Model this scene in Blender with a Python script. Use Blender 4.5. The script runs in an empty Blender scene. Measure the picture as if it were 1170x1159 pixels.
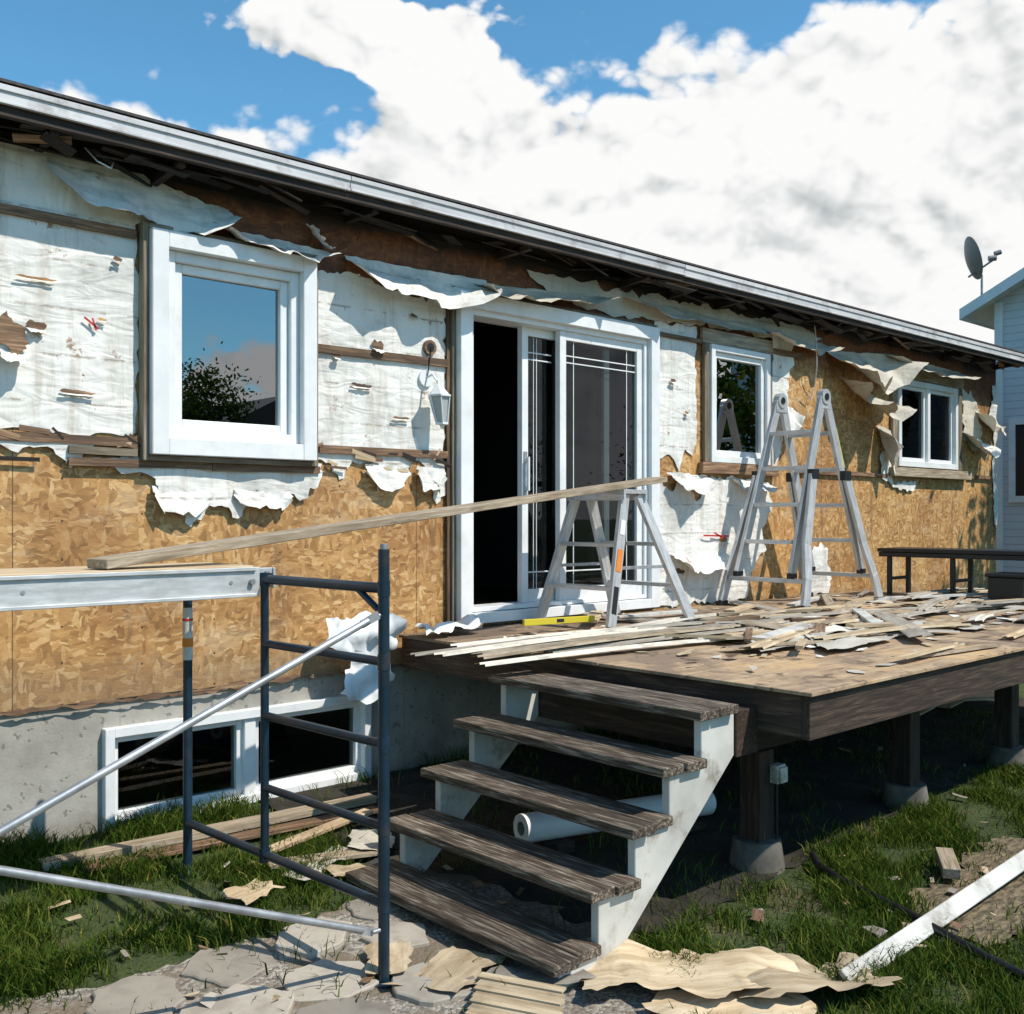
import bpy, math, random
import numpy as np
from mathutils import Vector, noise as mn
from mathutils.geometry import delaunay_2d_cdt
random.seed(7); np.random.seed(7)
G=1.65      # eye height: all z below are measured from eye level, ground is about z=0 in the file
D=5.3       # distance of the house wall plane
scene=bpy.context.scene
def L(o):
    scene.collection.objects.link(o); return o
# ---------------------------------------------------------------- node helpers
def N(nt,typ,ins=None,**props):
    nd=nt.nodes.new(typ)
    for k,v in props.items(): setattr(nd,k,v)
    for k,v in (ins or {}).items():
        if isinstance(v,bpy.types.NodeSocket): nt.links.new(v,nd.inputs[k])
        else: nd.inputs[k].default_value=v
    return nd
def MA(nt,op,a,b=0.0,c=0.0,clamp=False):
    nd=nt.nodes.new('ShaderNodeMath'); nd.operation=op; nd.use_clamp=clamp
    for i,v in enumerate((a,b,c)):
        if isinstance(v,bpy.types.NodeSocket): nt.links.new(v,nd.inputs[i])
        else: nd.inputs[i].default_value=v
    return nd.outputs[0]
def MIX(nt,f,a,b,blend='MIX'):
    nd=nt.nodes.new('ShaderNodeMix'); nd.data_type='RGBA'; nd.blend_type=blend
    for i,v in ((0,f),(6,a),(7,b)):
        if isinstance(v,bpy.types.NodeSocket): nt.links.new(v,nd.inputs[i])
        else: nd.inputs[i].default_value=v if i==0 else (*v,1) if len(v)==3 else v
    return nd.outputs[2]
def RAMP(nt,f,stops,interp='LINEAR'):
    nd=nt.nodes.new('ShaderNodeValToRGB'); cr=nd.color_ramp; cr.interpolation=interp
    nt.links.new(f,nd.inputs[0])
    while len(cr.elements)<len(stops): cr.elements.new(.5)
    for e,(p,c) in zip(cr.elements,stops):
        e.position=p; e.color=(*c,1) if not isinstance(c,(int,float)) else (c,c,c,1)
    return nd.outputs[0]
def SS(nt,x,a,b):
    nd=nt.nodes.new('ShaderNodeMapRange'); nd.interpolation_type='SMOOTHSTEP'
    nt.links.new(x,nd.inputs[0]); nd.inputs[1].default_value=a; nd.inputs[2].default_value=b
    return nd.outputs[0]
def coord(nt,kind='Object',scale=(1,1,1)):
    if kind=='lc': o=N(nt,'ShaderNodeAttribute',attribute_name='lc').outputs['Vector']
    else: o=N(nt,'ShaderNodeTexCoord').outputs['Object']
    return N(nt,'ShaderNodeMapping',{0:o,3:scale}).outputs[0]
def noise(nt,v,s,det=4,r=.55,dist=0):
    return N(nt,'ShaderNodeTexNoise',{'Vector':v,'Scale':s,'Detail':min(det,5),'Roughness':r,'Distortion':dist}).outputs[0]
def newmat(name):
    m=bpy.data.materials.new(name); m.use_nodes=True; nt=m.node_tree
    return m,nt,nt.nodes['Principled BSDF']
def fin(nt,b,col,rough=.7,metal=0,bump=None,bs=.3,bd=.01):
    nt.links.new(col,b.inputs['Base Color'])
    if isinstance(rough,(int,float)): b.inputs['Roughness'].default_value=rough
    else: nt.links.new(rough,b.inputs['Roughness'])
    b.inputs['Metallic'].default_value=metal
    if bump is not None:
        bn=N(nt,'ShaderNodeBump',{'Strength':bs,'Distance':bd,'Height':bump})
        nt.links.new(bn.outputs[0],b.inputs['Normal'])
def basic(name,c0,c1,scale=6,rough=.6,metal=0,stretch=(1,1,1),kind='lc',var=.25,bs=.2,bd=.005,lo=.35,hi=.65,dirt=0,dirtc=(.08,.06,.04)):
    m,nt,b=newmat(name); v=coord(nt,kind,stretch)
    n=noise(nt,v,scale,5,.6)
    col=RAMP(nt,n,[(lo,c0),(hi,c1)])
    if var:
        rn=N(nt,'ShaderNodeAttribute',attribute_name='rnd').outputs['Fac']
        k=MA(nt,'MULTIPLY_ADD',rn,2*var,1-var)
        kc=N(nt,'ShaderNodeCombineXYZ',{0:k,1:k,2:k}).outputs[0]
        col=MIX(nt,1.0,col,kc,'MULTIPLY')
    if dirt:
        v2=coord(nt,'Object'); n2=noise(nt,v2,5,5,.7)
        f=MA(nt,'MULTIPLY',SS(nt,n2,.5,.72),dirt)
        col=MIX(nt,f,col,dirtc)
    fin(nt,b,col,rough,metal,n,bs,bd)
    return m
def wood(name,c0,c1,c2,var=.2,rough=.75,bs=.5,gs=9,light=0):
    m,nt,b=newmat(name); v=coord(nt,'lc',(1,14,14))
    n=noise(nt,v,gs*.45,5,.65,.6)
    v2=coord(nt,'lc',(1,3,3)); n2=noise(nt,v2,3,3)
    col=RAMP(nt,n,[(.3,c0),(.5,c1),(.7,c2)])
    col=MIX(nt,MA(nt,'MULTIPLY',SS(nt,n2,.45,.75),.6),col,c0)
    rn=N(nt,'ShaderNodeAttribute',attribute_name='rnd').outputs['Fac']
    k=MA(nt,'MULTIPLY_ADD',rn,2*var,1-var)
    kc=N(nt,'ShaderNodeCombineXYZ',{0:k,1:k,2:k}).outputs[0]
    col=MIX(nt,1.0,col,kc,'MULTIPLY')
    fin(nt,b,col,rough,0,n,bs,.006)
    return m
# ---------------------------------------------------------------- materials
def make_osb():
    m,nt,b=newmat('osb_sheathing')
    v=coord(nt,'Object')
    nz=N(nt,'ShaderNodeTexNoise',{'Vector':v,'Scale':16.0,'Detail':1.0})
    off=N(nt,'ShaderNodeVectorMath',{0:nz.outputs['Color'],1:(.5,.5,.5)},operation='SUBTRACT').outputs[0]
    off=N(nt,'ShaderNodeVectorMath',{0:off,3:.04},operation='SCALE').outputs[0]
    vv=N(nt,'ShaderNodeVectorMath',{0:v,1:off},operation='ADD').outputs[0]
    def vor(rot,sc):
        mp=N(nt,'ShaderNodeMapping',{0:vv,2:rot,3:sc}).outputs[0]
        return N(nt,'ShaderNodeTexVoronoi',{'Vector':mp,'Scale':1.0,'Randomness':1.0})
    A=vor((0,.35,0),(15,1,46)); B=vor((0,-.7,0),(46,1,18)); C=vor((0,.9,0),(20,1,60))
    sel=vor((0,0,0),(13,1,13)).outputs['Color']
    s1=N(nt,'ShaderNodeSeparateColor',{0:sel})
    ca=MIX(nt,MA(nt,'GREATER_THAN',s1.outputs[0],.4),A.outputs['Color'],B.outputs['Color'])
    ca=MIX(nt,MA(nt,'GREATER_THAN',s1.outputs[1],.6),ca,C.outputs['Color'])
    r=N(nt,'ShaderNodeSeparateColor',{0:ca})
    col=RAMP(nt,r.outputs[0],[(0,(.29,.145,.045)),(.3,(.42,.22,.072)),(.75,(.54,.30,.11)),(1,(.66,.43,.20))])
    big=noise(nt,v,1.1,5,.65)
    col=MIX(nt,MA(nt,'MULTIPLY',SS(nt,big,.44,.62),.8),col,MIX(nt,1.0,col,(.66,.58,.52),'MULTIPLY'))
    pale=noise(nt,coord(nt,'Object',(1,1,2.2)),2.6,5,.7)
    col=MIX(nt,MA(nt,'MULTIPLY',SS(nt,pale,.52,.68),.35),col,(.62,.48,.30))
    st=noise(nt,coord(nt,'Object',(5,5,.9)),1.3,5,.7)
    col=MIX(nt,MA(nt,'MULTIPLY',SS(nt,st,.56,.70),.6),col,(.17,.10,.055))
    # eave shade put into the colour: upper wall darkens, near black at the top
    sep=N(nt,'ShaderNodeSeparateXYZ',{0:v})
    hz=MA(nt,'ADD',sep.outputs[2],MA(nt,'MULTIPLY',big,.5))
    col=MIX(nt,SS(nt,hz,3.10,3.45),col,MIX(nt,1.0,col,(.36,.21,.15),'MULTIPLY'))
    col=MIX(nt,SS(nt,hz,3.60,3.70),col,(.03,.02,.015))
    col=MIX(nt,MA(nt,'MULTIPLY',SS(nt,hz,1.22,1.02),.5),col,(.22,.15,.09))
    gx=SS(nt,MA(nt,'ABSOLUTE',MA(nt,'SUBTRACT',MA(nt,'FRACT',MA(nt,'DIVIDE',MA(nt,'SUBTRACT',sep.outputs[0],.38),2.44)),.5)),.0016,.0006)
    col=MIX(nt,MA(nt,'MULTIPLY',gx,.8),col,(.05,.03,.02))
    # nail heads on the stud lines
    fx=MA(nt,'SUBTRACT',MA(nt,'MULTIPLY',MA(nt,'SUBTRACT',MA(nt,'FRACT',MA(nt,'DIVIDE',sep.outputs[0],.407)),.5),.407),0.0)
    fz=MA(nt,'MULTIPLY',MA(nt,'SUBTRACT',MA(nt,'FRACT',MA(nt,'DIVIDE',MA(nt,'ADD',sep.outputs[2],MA(nt,'MULTIPLY',big,.3)),.19)),.5),.19)
    nd=MA(nt,'ADD',MA(nt,'MULTIPLY',fx,fx),MA(nt,'MULTIPLY',fz,fz))
    col=MIX(nt,SS(nt,nd,.00005,.00002),col,(.06,.035,.02))
    grain=noise(nt,coord(nt,'Object',(30,30,140)),1.0,2)
    col=MIX(nt,.25,col,RAMP(nt,grain,[(.3,.25),(.7,.85)]),'OVERLAY')
    fin(nt,b,col,.65,0,MA(nt,'ADD',r.outputs[1],MA(nt,'MULTIPLY',grain,.4)),.2,.003)
    return m
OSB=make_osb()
def make_wrap(name,base,stain):
    m,nt,b=newmat(name); v=coord(nt,'Object')
    n1=noise(nt,v,1.9,5,.7,.5); n2=noise(nt,coord(nt,'Object',(9,9,1.3)),1.2,5,.72)
    n3=noise(nt,v,9,5,.7)
    col=RAMP(nt,n1,[(.30,tuple(c*.62 for c in base)),(.47,tuple(c*.94 for c in base)),(.75,tuple(min(1,c*1.08) for c in base))])
    col=MIX(nt,MA(nt,'MULTIPLY',SS(nt,n2,.45,.72),.65),col,(.47,.41,.33))
    sep=N(nt,'ShaderNodeSeparateXYZ',{0:v})
    z=MA(nt,'ADD',sep.outputs[2],MA(nt,'MULTIPLY',n3,.03))
    fr=MA(nt,'FRACT',MA(nt,'DIVIDE',z,.235))
    ln=MA(nt,'MULTIPLY',SS(nt,MA(nt,'ABSOLUTE',MA(nt,'SUBTRACT',fr,.5)),.05,.0),SS(nt,n3,.44,.60))
    col=MIX(nt,MA(nt,'MULTIPLY',ln,.7),col,(.26,.19,.13))
    spots=MA(nt,'MULTIPLY',SS(nt,n3,.62,.68),SS(nt,n1,.44,.56))
    col=MIX(nt,MA(nt,'MULTIPLY',spots,.85),col,stain)
    w1=noise(nt,coord(nt,'Object',(1,1,3.2)),4.0,2,.45,1.2); w2=noise(nt,coord(nt,'Object',(3.0,3,1)),2.6,2,.5,.8)
    fin(nt,b,col,.6,0,MA(nt,'ADD',w1,MA(nt,'MULTIPLY',w2,.8)),.30,.045)
    return m
WRAP=make_wrap('house_wrap_white',(.80,.78,.73),(.26,.12,.05))
WRAPT=make_wrap('house_wrap_tan',(.60,.54,.44),(.25,.13,.06))
def simple(name,c,r=.4,metal=0,var=.0,bs=.05): return basic(name,tuple(x*.93 for x in c),c,4,r,metal,var=var,bs=bs,bd=.002)
VINYL=basic('white_vinyl',(.72,.73,.73),(.82,.82,.81),5,.35,var=.03,bs=.03,dirt=.22,dirtc=(.4,.36,.3))
BROWNTRIM=wood('weathered_brown_trim',(.10,.075,.05),(.19,.15,.10),(.30,.25,.18))
WSTRAP=wood('old_strapping_wood',(.07,.04,.022),(.18,.10,.055),(.36,.23,.13),var=.4)
WNEW=wood('spruce_lumber',(.34,.23,.13),(.50,.37,.23),(.62,.49,.33),var=.08,bs=.25)
WGREY=wood('greyed_lumber',(.17,.125,.08),(.34,.265,.18),(.54,.45,.34),var=.1,bs=.4)
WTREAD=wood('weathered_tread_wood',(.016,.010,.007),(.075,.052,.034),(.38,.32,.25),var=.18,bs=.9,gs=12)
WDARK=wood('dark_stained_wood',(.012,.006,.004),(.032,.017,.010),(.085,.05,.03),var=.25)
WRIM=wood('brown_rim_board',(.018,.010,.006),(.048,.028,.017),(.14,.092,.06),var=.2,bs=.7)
PAINTED=basic('peeling_white_paint',(.46,.44,.40),(.68,.66,.61),3,.6,var=.05,bs=.4,dirt=.85,dirtc=(.20,.165,.12))
def make_ply():
    m,nt,b=newmat('weathered_plywood')
    lc=coord(nt,'lc',(1,9,9)); g=noise(nt,lc,2.2,5,.65,1.5)
    v=coord(nt,'Object'); bl=noise(nt,v,1.9,5,.68,.6); sp=noise(nt,v,6,5,.7)
    col=RAMP(nt,g,[(.3,(.24,.155,.09)),(.5,(.38,.26,.155)),(.7,(.50,.37,.235))])
    col=MIX(nt,MA(nt,'MULTIPLY',SS(nt,bl,.46,.58),.75),col,(.17,.12,.085))
    col=MIX(nt,MA(nt,'MULTIPLY',SS(nt,bl,.44,.32),.7),col,(.56,.36,.17))
    col=MIX(nt,MA(nt,'MULTIPLY',SS(nt,sp,.55,.64),.8),col,(.08,.05,.03))
    rn=N(nt,'ShaderNodeAttribute',attribute_name='rnd').outputs['Fac']
    k=MA(nt,'MULTIPLY_ADD',rn,.5,.7); kc=N(nt,'ShaderNodeCombineXYZ',{0:k,1:k,2:k}).outputs[0]
    col=MIX(nt,1.0,col,kc,'MULTIPLY')
    fin(nt,b,col,.8,0,g,.3,.006); return m
PLY=make_ply()
def make_conc():
    m,nt,b=newmat('concrete'); v=coord(nt,'Object')
    n=noise(nt,v,3,5,.65); f=noise(nt,v,60,3,.6)
    col=RAMP(nt,n,[(.3,(.26,.24,.21)),(.55,(.38,.355,.31)),(.75,(.47,.44,.39))])
    pit=SS(nt,noise(nt,v,26,2,.5),.64,.70)
    col=MIX(nt,MA(nt,'MULTIPLY',pit,.6),col,(.13,.12,.10))
    sep=N(nt,'ShaderNodeSeparateXYZ',{0:v})
    fr=MA(nt,'ABSOLUTE',MA(nt,'SUBTRACT',MA(nt,'FRACT',MA(nt,'DIVIDE',sep.outputs[0],.61)),.5))
    col=MIX(nt,MA(nt,'MULTIPLY',SS(nt,fr,.015,.0),.4),col,(.2,.19,.17))
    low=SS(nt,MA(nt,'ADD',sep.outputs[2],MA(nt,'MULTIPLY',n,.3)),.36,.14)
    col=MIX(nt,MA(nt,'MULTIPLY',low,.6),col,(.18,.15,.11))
    fin(nt,b,col,.9,0,MA(nt,'ADD',f,MA(nt,'MULTIPLY',pit,-1.5)),.3,.006)
    return m
CONC=make_conc()
PIER=basic('shade_dark_pier_concrete',(.07,.062,.05),(.17,.15,.125),7,.9,bs=.5,var=.1)  # concrete colour darkened to stand in for the shade under the deck
STONE=basic('flagstone',(.24,.205,.165),(.41,.365,.30),5,.85,kind='Object',var=.3,bs=.5,bd=.01,dirt=.5,dirtc=(.12,.095,.065))
def make_glass(name,dark,refl,fk=1.2):
    m,nt,b=newmat(name); nt.nodes.remove(b)
    out=[n for n in nt.nodes if n.type=='OUTPUT_MATERIAL'][0]
    tr=N(nt,'ShaderNodeBsdfTransparent',{0:(*dark,1)}); gl=N(nt,'ShaderNodeBsdfGlossy',{0:(.95,.97,1,1),1:.006})
    fr=N(nt,'ShaderNodeFresnel',{0:1.5}).outputs[0]
    f=MA(nt,'ADD',MA(nt,'MULTIPLY',fr,fk),refl,clamp=True)
    mx=N(nt,'ShaderNodeMixShader',{0:f,1:tr.outputs[0],2:gl.outputs[0]})
    nt.links.new(mx.outputs[0],out.inputs[0]); return m
GLASS=make_glass('window_glass',(.35,.4,.4),.22)
GLASSD=make_glass('door_glass',(.40,.45,.45),.015,.6)
GLASSK=make_glass('dark_window_glass',(.30,.34,.34),.01,.35)
BLUE=basic('dark_blue_enamel',(.005,.018,.032),(.010,.032,.054),7,.35,var=.1,bs=.1,dirt=.35,dirtc=(.10,.07,.05))
GALV=basic('galvanised_steel',(.30,.31,.32),(.50,.51,.52),12,.45,.6,var=.1,bs=.1,dirt=.3,dirtc=(.2,.17,.14))
ALU=basic('aluminium',(.46,.455,.45),(.66,.655,.65),8,.42,.45,stretch=(1,6,6),var=.08,bs=.08,dirt=.4,dirtc=(.25,.24,.22))
ALUP=basic('aluminium_plank_metal',(.50,.50,.49),(.68,.68,.67),8,.5,.35,stretch=(1,6,6),var=.04,bs=.08,dirt=.35,dirtc=(.3,.28,.25))
BLACK=simple('black_plastic',(.012,.012,.013),.45)
YEL=simple('yellow_paint',(.62,.5,.03),.4)
RED=simple('red_marking',(.5,.03,.02),.5)
ORG=simple('orange_label',(.7,.22,.03),.5)
FASC=basic('fascia_metal_white',(.47,.455,.46),(.63,.62,.62),3,.45,stretch=(.6,5,5),var=.08,bs=.1,dirt=.55,dirtc=(.17,.14,.13))
SHING=basic('asphalt_shingle',(.04,.035,.035),(.09,.08,.08),30,.9,kind='Object',bs=.6,var=0)
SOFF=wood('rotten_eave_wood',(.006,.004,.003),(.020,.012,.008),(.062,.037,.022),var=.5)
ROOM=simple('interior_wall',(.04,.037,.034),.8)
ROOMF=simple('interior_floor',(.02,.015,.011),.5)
SIDG=basic('grey_siding_scrap',(.24,.205,.165),(.42,.375,.31),3,.6,stretch=(1,8,8),var=.3,bs=.2,dirt=.4)
SIDW=basic('pale_siding_scrap',(.49,.44,.36),(.66,.61,.52),4,.6,var=.22,bs=.2,dirt=.45)
CARD=basic('torn_sheathing_scrap',(.38,.275,.16),(.60,.48,.32),4,.75,stretch=(1,7,7),var=.22,bs=.4,dirt=.45)
SOIL=basic('bare_soil',(.010,.008,.006),(.038,.029,.02),6,.95,kind='Object',var=0,bs=.9,bd=.03)
STRAW=basic('dry_straw_soil',(.07,.05,.03),(.25,.19,.11),14,.95,kind='Object',var=0,bs=.9,bd=.03,stretch=(1,2.5,1))
def make_gravel():
    m,nt,b=newmat('gravel_path'); v=coord(nt,'Object')
    vo=N(nt,'ShaderNodeTexVoronoi',{'Vector':v,'Scale':75.0})
    c=N(nt,'ShaderNodeSeparateColor',{0:vo.outputs['Color']})
    col=RAMP(nt,c.outputs[0],[(0,(.11,.095,.08)),(.5,(.24,.21,.175)),(1,(.43,.39,.33))])
    n=noise(nt,v,3,5,.6); col=MIX(nt,SS(nt,n,.42,.6),col,(.17,.13,.09))
    fin(nt,b,col,.9,0,MA(nt,'SUBTRACT',1.0,vo.outputs['Distance']),.6,.008); return m
GRAV=make_gravel()
def make_ground():
    m,nt,b=newmat('lawn'); v=coord(nt,'Object')
    n=noise(nt,v,2.2,5,.65); f=noise(nt,v,60,3,.7)
    col=RAMP(nt,n,[(.3,(.03,.045,.012)),(.5,(.05,.075,.017)),(.72,(.10,.11,.035))])
    col=MIX(nt,MA(nt,'MULTIPLY',SS(nt,n,.52,.66),.8),col,(.10,.075,.042))
    col=MIX(nt,.5,col,RAMP(nt,f,[(.3,.25),(.7,.8)]),'OVERLAY')
    fin(nt,b,col,.95,0,f,.9,.03); return m
LAWN=make_ground()
def leafmat(name,c0,c1,hi=(2.2,1.35,1.4)):
    m,nt,b=newmat(name); nt.nodes.remove(b)
    rn=N(nt,'ShaderNodeAttribute',attribute_name='rnd').outputs['Fac']
    col=RAMP(nt,rn,[(0,c0),(.75,c1),(1,(c1[0]*hi[0],c1[1]*hi[1],c1[2]*hi[2]))])
    out=[n for n in nt.nodes if n.type=='OUTPUT_MATERIAL'][0]
    d=N(nt,'ShaderNodeBsdfDiffuse',{0:col}); t=N(nt,'ShaderNodeBsdfTranslucent',{0:col})
    mx=N(nt,'ShaderNodeMixShader',{0:.32,1:d.outputs[0],2:t.outputs[0]})
    nt.links.new(mx.outputs[0],out.inputs[0]); return m
GRASS=leafmat('grass_blades',(.026,.05,.007),(.11,.165,.026),(2.6,1.5,2.2))
LEAF=leafmat('leaves',(.02,.04,.008),(.06,.10,.02))
BARK=basic('bark',(.06,.045,.03),(.13,.10,.07),8,.9,stretch=(1,5,5),bs=.7)
def lap(name,c,pitch=.12):
    m,nt,b=newmat(name); v=coord(nt,'Object'); sep=N(nt,'ShaderNodeSeparateXYZ',{0:v})
    fr=MA(nt,'FRACT',MA(nt,'DIVIDE',sep.outputs[2],pitch))
    n=noise(nt,v,2,5); col=RAMP(nt,n,[(.3,tuple(x*.9 for x in c)),(.7,c)])
    col=MIX(nt,SS(nt,fr,.10,.0),col,tuple(x*.35 for x in c))
    fin(nt,b,col,.5,0,MA(nt,'SUBTRACT',1.0,fr),.8,.02); return m
LAP=lap('white_lap_siding',(.64,.64,.64)); LAPB=lap('beige_lap_siding',(.42,.38,.30))
# ---------------------------------------------------------------- mesh part builder
class P:
    def __init__(s,name): s.name=name; s.v=[]; s.f=[]; s.m=[]; s.lc=[]; s.r=[]; s.mats=[]; s.sm=[]
    def mi(s,mat):
        if mat not in s.mats: s.mats.append(mat)
        return s.mats.index(mat)
    def add(s,vs,fs,mat,lc=None,smooth=False,rnd=None):
        o=len(s.v); s.v+= [tuple(v) for v in vs]
        r=random.random() if rnd is None else rnd
        off=Vector((random.random()*50,random.random()*50,random.random()*50))
        s.lc+=[tuple(Vector(c)+off) for c in (lc if lc is not None else vs)]
        s.r+=[r]*len(vs)
        i=s.mi(mat)
        for f in fs: s.f.append(tuple(a+o for a in f)); s.m.append(i); s.sm.append(smooth)
        return s
    def ob(s,c,ax,ay,az,h,mat,rnd=None):
        c=Vector(c); ax=Vector(ax).normalized(); ay=Vector(ay).normalized(); az=Vector(az).normalized()
        vs=[];lc=[]
        perm=sorted(range(3),key=lambda i:-h[i])
        for i in (-1,1):
            for j in (-1,1):
                for k in (-1,1):
                    vs.append(c+ax*i*h[0]+ay*j*h[1]+az*k*h[2]); q=(i*h[0],j*h[1],k*h[2]); lc.append((q[perm[0]],q[perm[1]],q[perm[2]]))
        fs=[(0,1,3,2),(4,6,7,5),(0,4,5,1),(2,3,7,6),(0,2,6,4),(1,5,7,3)]
        return s.add(vs,fs,mat,lc,rnd=rnd)
    def box(s,x0,x1,y0,y1,z0,z1,mat,rnd=None):
        return s.ob(((x0+x1)/2,(y0+y1)/2,(z0+z1)/2),(1,0,0),(0,1,0),(0,0,1),(abs(x1-x0)/2,abs(y1-y0)/2,abs(z1-z0)/2),mat,rnd)
    def beam(s,p0,p1,w,h,mat,up=(0,0,1),rnd=None):
        p0=Vector(p0);p1=Vector(p1); d=p1-p0; ax=d.normalized(); ay=Vector(up).cross(ax)
        if ay.length<1e-4: ay=Vector((0,1,0)).cross(ax)
        ay.normalize(); az=ax.cross(ay)
        return s.ob((p0+p1)/2,ax,ay,az,(d.length/2,w/2,h/2),mat,rnd)
    def tube(s,p0,p1,r,mat,n=12,r1=None,rnd=None,cap=True):
        p0=Vector(p0);p1=Vector(p1); d=p1-p0; ax=d.normalized()
        a=ax.orthogonal().normalized(); b=ax.cross(a); r1=r if r1 is None else r1
        vs=[];lc=[]
        for k,(p,q) in enumerate(((p0,r),(p1,r1))):
            for i in range(n):
                t=2*math.pi*i/n; vs.append(p+a*math.cos(t)*q+b*math.sin(t)*q); lc.append((k*d.length,math.cos(t)*q,math.sin(t)*q))
        fs=[(i,(i+1)%n,n+(i+1)%n,n+i) for i in range(n)]
        s.add(vs,fs,mat,lc,True,rnd)
        if cap:
            s.add([vs[i] for i in range(n)],[tuple(reversed(range(n)))],mat,rnd=rnd); s.add([vs[n+i] for i in range(n)],[tuple(range(n))],mat,rnd=rnd)
        return s
    def prism(s,poly,f0,f1,mat):
        n=len(poly); vs=[f0(*p) for p in poly]+[f1(*p) for p in poly]
        fs=[tuple(range(n)),tuple(reversed(range(n,2*n)))]+[(i,n+i,n+(i+1)%n,(i+1)%n) for i in range(n)]
        return s.add(vs,fs,mat)
    def ring(s,x0,x1,z0,z1,w,y0,y1,mat,wb=None,wt=None):
        wb=w if wb is None else wb; wt=w if wt is None else wt
        s.box(x0,x0+w,y0,y1,z0,z1,mat); s.box(x1-w,x1,y0,y1,z0,z1,mat)
        s.box(x0+w,x1-w,y0+.001,y1,z0,z0+wb,mat); s.box(x0+w,x1-w,y0+.001,y1,z1-wt,z1,mat); return s
    def build(s,parent=None,bevel=0,recalc=True):
        me=bpy.data.meshes.new(s.name); me.from_pydata([(x,y,z+G) for x,y,z in s.v],[],s.f)
        for m in s.mats: me.materials.append(m)
        me.polygons.foreach_set('material_index',s.m); me.polygons.foreach_set('use_smooth',s.sm)
        a=me.attributes.new('lc','FLOAT_VECTOR','POINT'); a.data.foreach_set('vector',np.array(s.lc,dtype=np.float32).ravel())
        a=me.attributes.new('rnd','FLOAT','POINT'); a.data.foreach_set('value',np.array(s.r,dtype=np.float32))
        if recalc:
            import bmesh
            bm=bmesh.new(); bm.from_mesh(me); bmesh.ops.recalc_face_normals(bm,faces=bm.faces); bm.to_mesh(me); bm.free()
        me.update()
        o=L(bpy.data.objects.new(s.name,me))
        if bevel:
            b=o.modifiers.new('b','BEVEL'); b.width=bevel; b.segments=1; b.limit_method='ANGLE'; b.angle_limit=math.radians(40); b.harden_normals=False
        if parent: o.parent=parent
        return o
def empty(name):
    o=bpy.data.objects.new(name,None); return L(o)
def gz(x,y):
    if y>=5.3: return -1.62
    if y>=2.6: return -1.73+(y-2.6)/2.7*.11
    return -1.73-.02*min(1,(2.6-y))
def jag(poly,amp=.025,seg=.035,smoothness=.6):
    out=[]
    n=len(poly)
    for i in range(n):
        a=Vector(poly[i]); b=Vector(poly[(i+1)%n]); d=b-a; l=d.length
        k=max(1,int(l/seg)); nr=Vector((-d.y,d.x))/max(l,1e-6); w=0
        for j in range(k):
            t=j/k; w=w*smoothness+random.uniform(-amp,amp)*(1-smoothness)*1.6
            if random.random()<.06: w+=random.choice((-1,1))*amp*random.random()*1.5
            e=min(1,4*min(t,1-t)+.2)
            out.append(a+d*t+nr*w*e+d/l*random.uniform(-.3,.3)*seg*(1 if j else 0))
    return out
def ragged(part,poly,fn,mat,amp=.025,seg=.035,grid=.07,rnd=None,smooth=True,grain=(1,0)):
    pts=jag(poly,amp,seg); n=len(pts)
    xs=[p.x for p in pts]; ys=[p.y for p in pts]; allp=list(pts)
    x=min(xs)
    while x<max(xs):
        y=min(ys)
        while y<max(ys):
            q=Vector((x+random.uniform(-.25,.25)*grid,y+random.uniform(-.25,.25)*grid))
            allp.append(q); y+=grid
        x+=grid
    r=delaunay_2d_cdt(allp,[],[list(range(n))],1,1e-5)
    V,F=r[0],r[2]
    gx,gy=grain
    lc=[(v.x*gx+v.y*gy,-v.x*gy+v.y*gx,0) for v in V]
    part.add([fn(v.x,v.y) for v in V],[tuple(f) for f in F],mat,lc,smooth,rnd)
# ================================================================= HOUSE
house=empty('bungalow_house')
XL,XR=-2.5,12.93; ZB,ZT=-.94,2.02
ops=[(2.33,3.13,.42,1.40),(4.42,6.28,-.66,1.40),(7.13,7.94,.49,1.42),(10.32,11.80,.50,1.50)]
w=P('sheathing_wall')
xs=sorted({XL,XR,*[o[0] for o in ops],*[o[1] for o in ops]}); zs=sorted({ZB,ZT,*[o[2] for o in ops],*[o[3] for o in ops]})
for i in range(len(xs)-1):
    for j in range(len(zs)-1):
        cx=(xs[i]+xs[i+1])/2; cz=(zs[j]+zs[j+1])/2
        if any(o[0]<cx<o[1] and o[2]<cz<o[3] for o in ops): continue
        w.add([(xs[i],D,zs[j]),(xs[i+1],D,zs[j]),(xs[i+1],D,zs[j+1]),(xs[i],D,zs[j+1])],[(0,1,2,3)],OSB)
for o in ops:
    x0,x1,z0,z1=o
    q=[(x0,z0),(x1,z0),(x1,z1),(x0,z1)]
    for a in range(4):
        p,r_=q[a],q[(a+1)%4]
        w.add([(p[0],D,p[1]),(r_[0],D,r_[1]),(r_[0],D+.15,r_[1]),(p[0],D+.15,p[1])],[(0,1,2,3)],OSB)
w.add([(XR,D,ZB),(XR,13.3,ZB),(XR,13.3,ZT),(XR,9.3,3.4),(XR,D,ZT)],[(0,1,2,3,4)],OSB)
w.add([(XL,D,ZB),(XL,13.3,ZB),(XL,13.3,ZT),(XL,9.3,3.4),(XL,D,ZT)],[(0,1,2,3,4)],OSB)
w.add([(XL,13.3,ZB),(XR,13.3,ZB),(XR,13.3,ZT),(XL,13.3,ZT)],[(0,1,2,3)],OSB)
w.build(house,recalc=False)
rm=P('interior_room')
rm.add([(XL+.1,D+.15,-.70),(XR-.1,D+.15,-.70),(XR-.1,10,-.70),(XL+.1,10,-.70)],[(0,1,2,3)],ROOMF)
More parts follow.
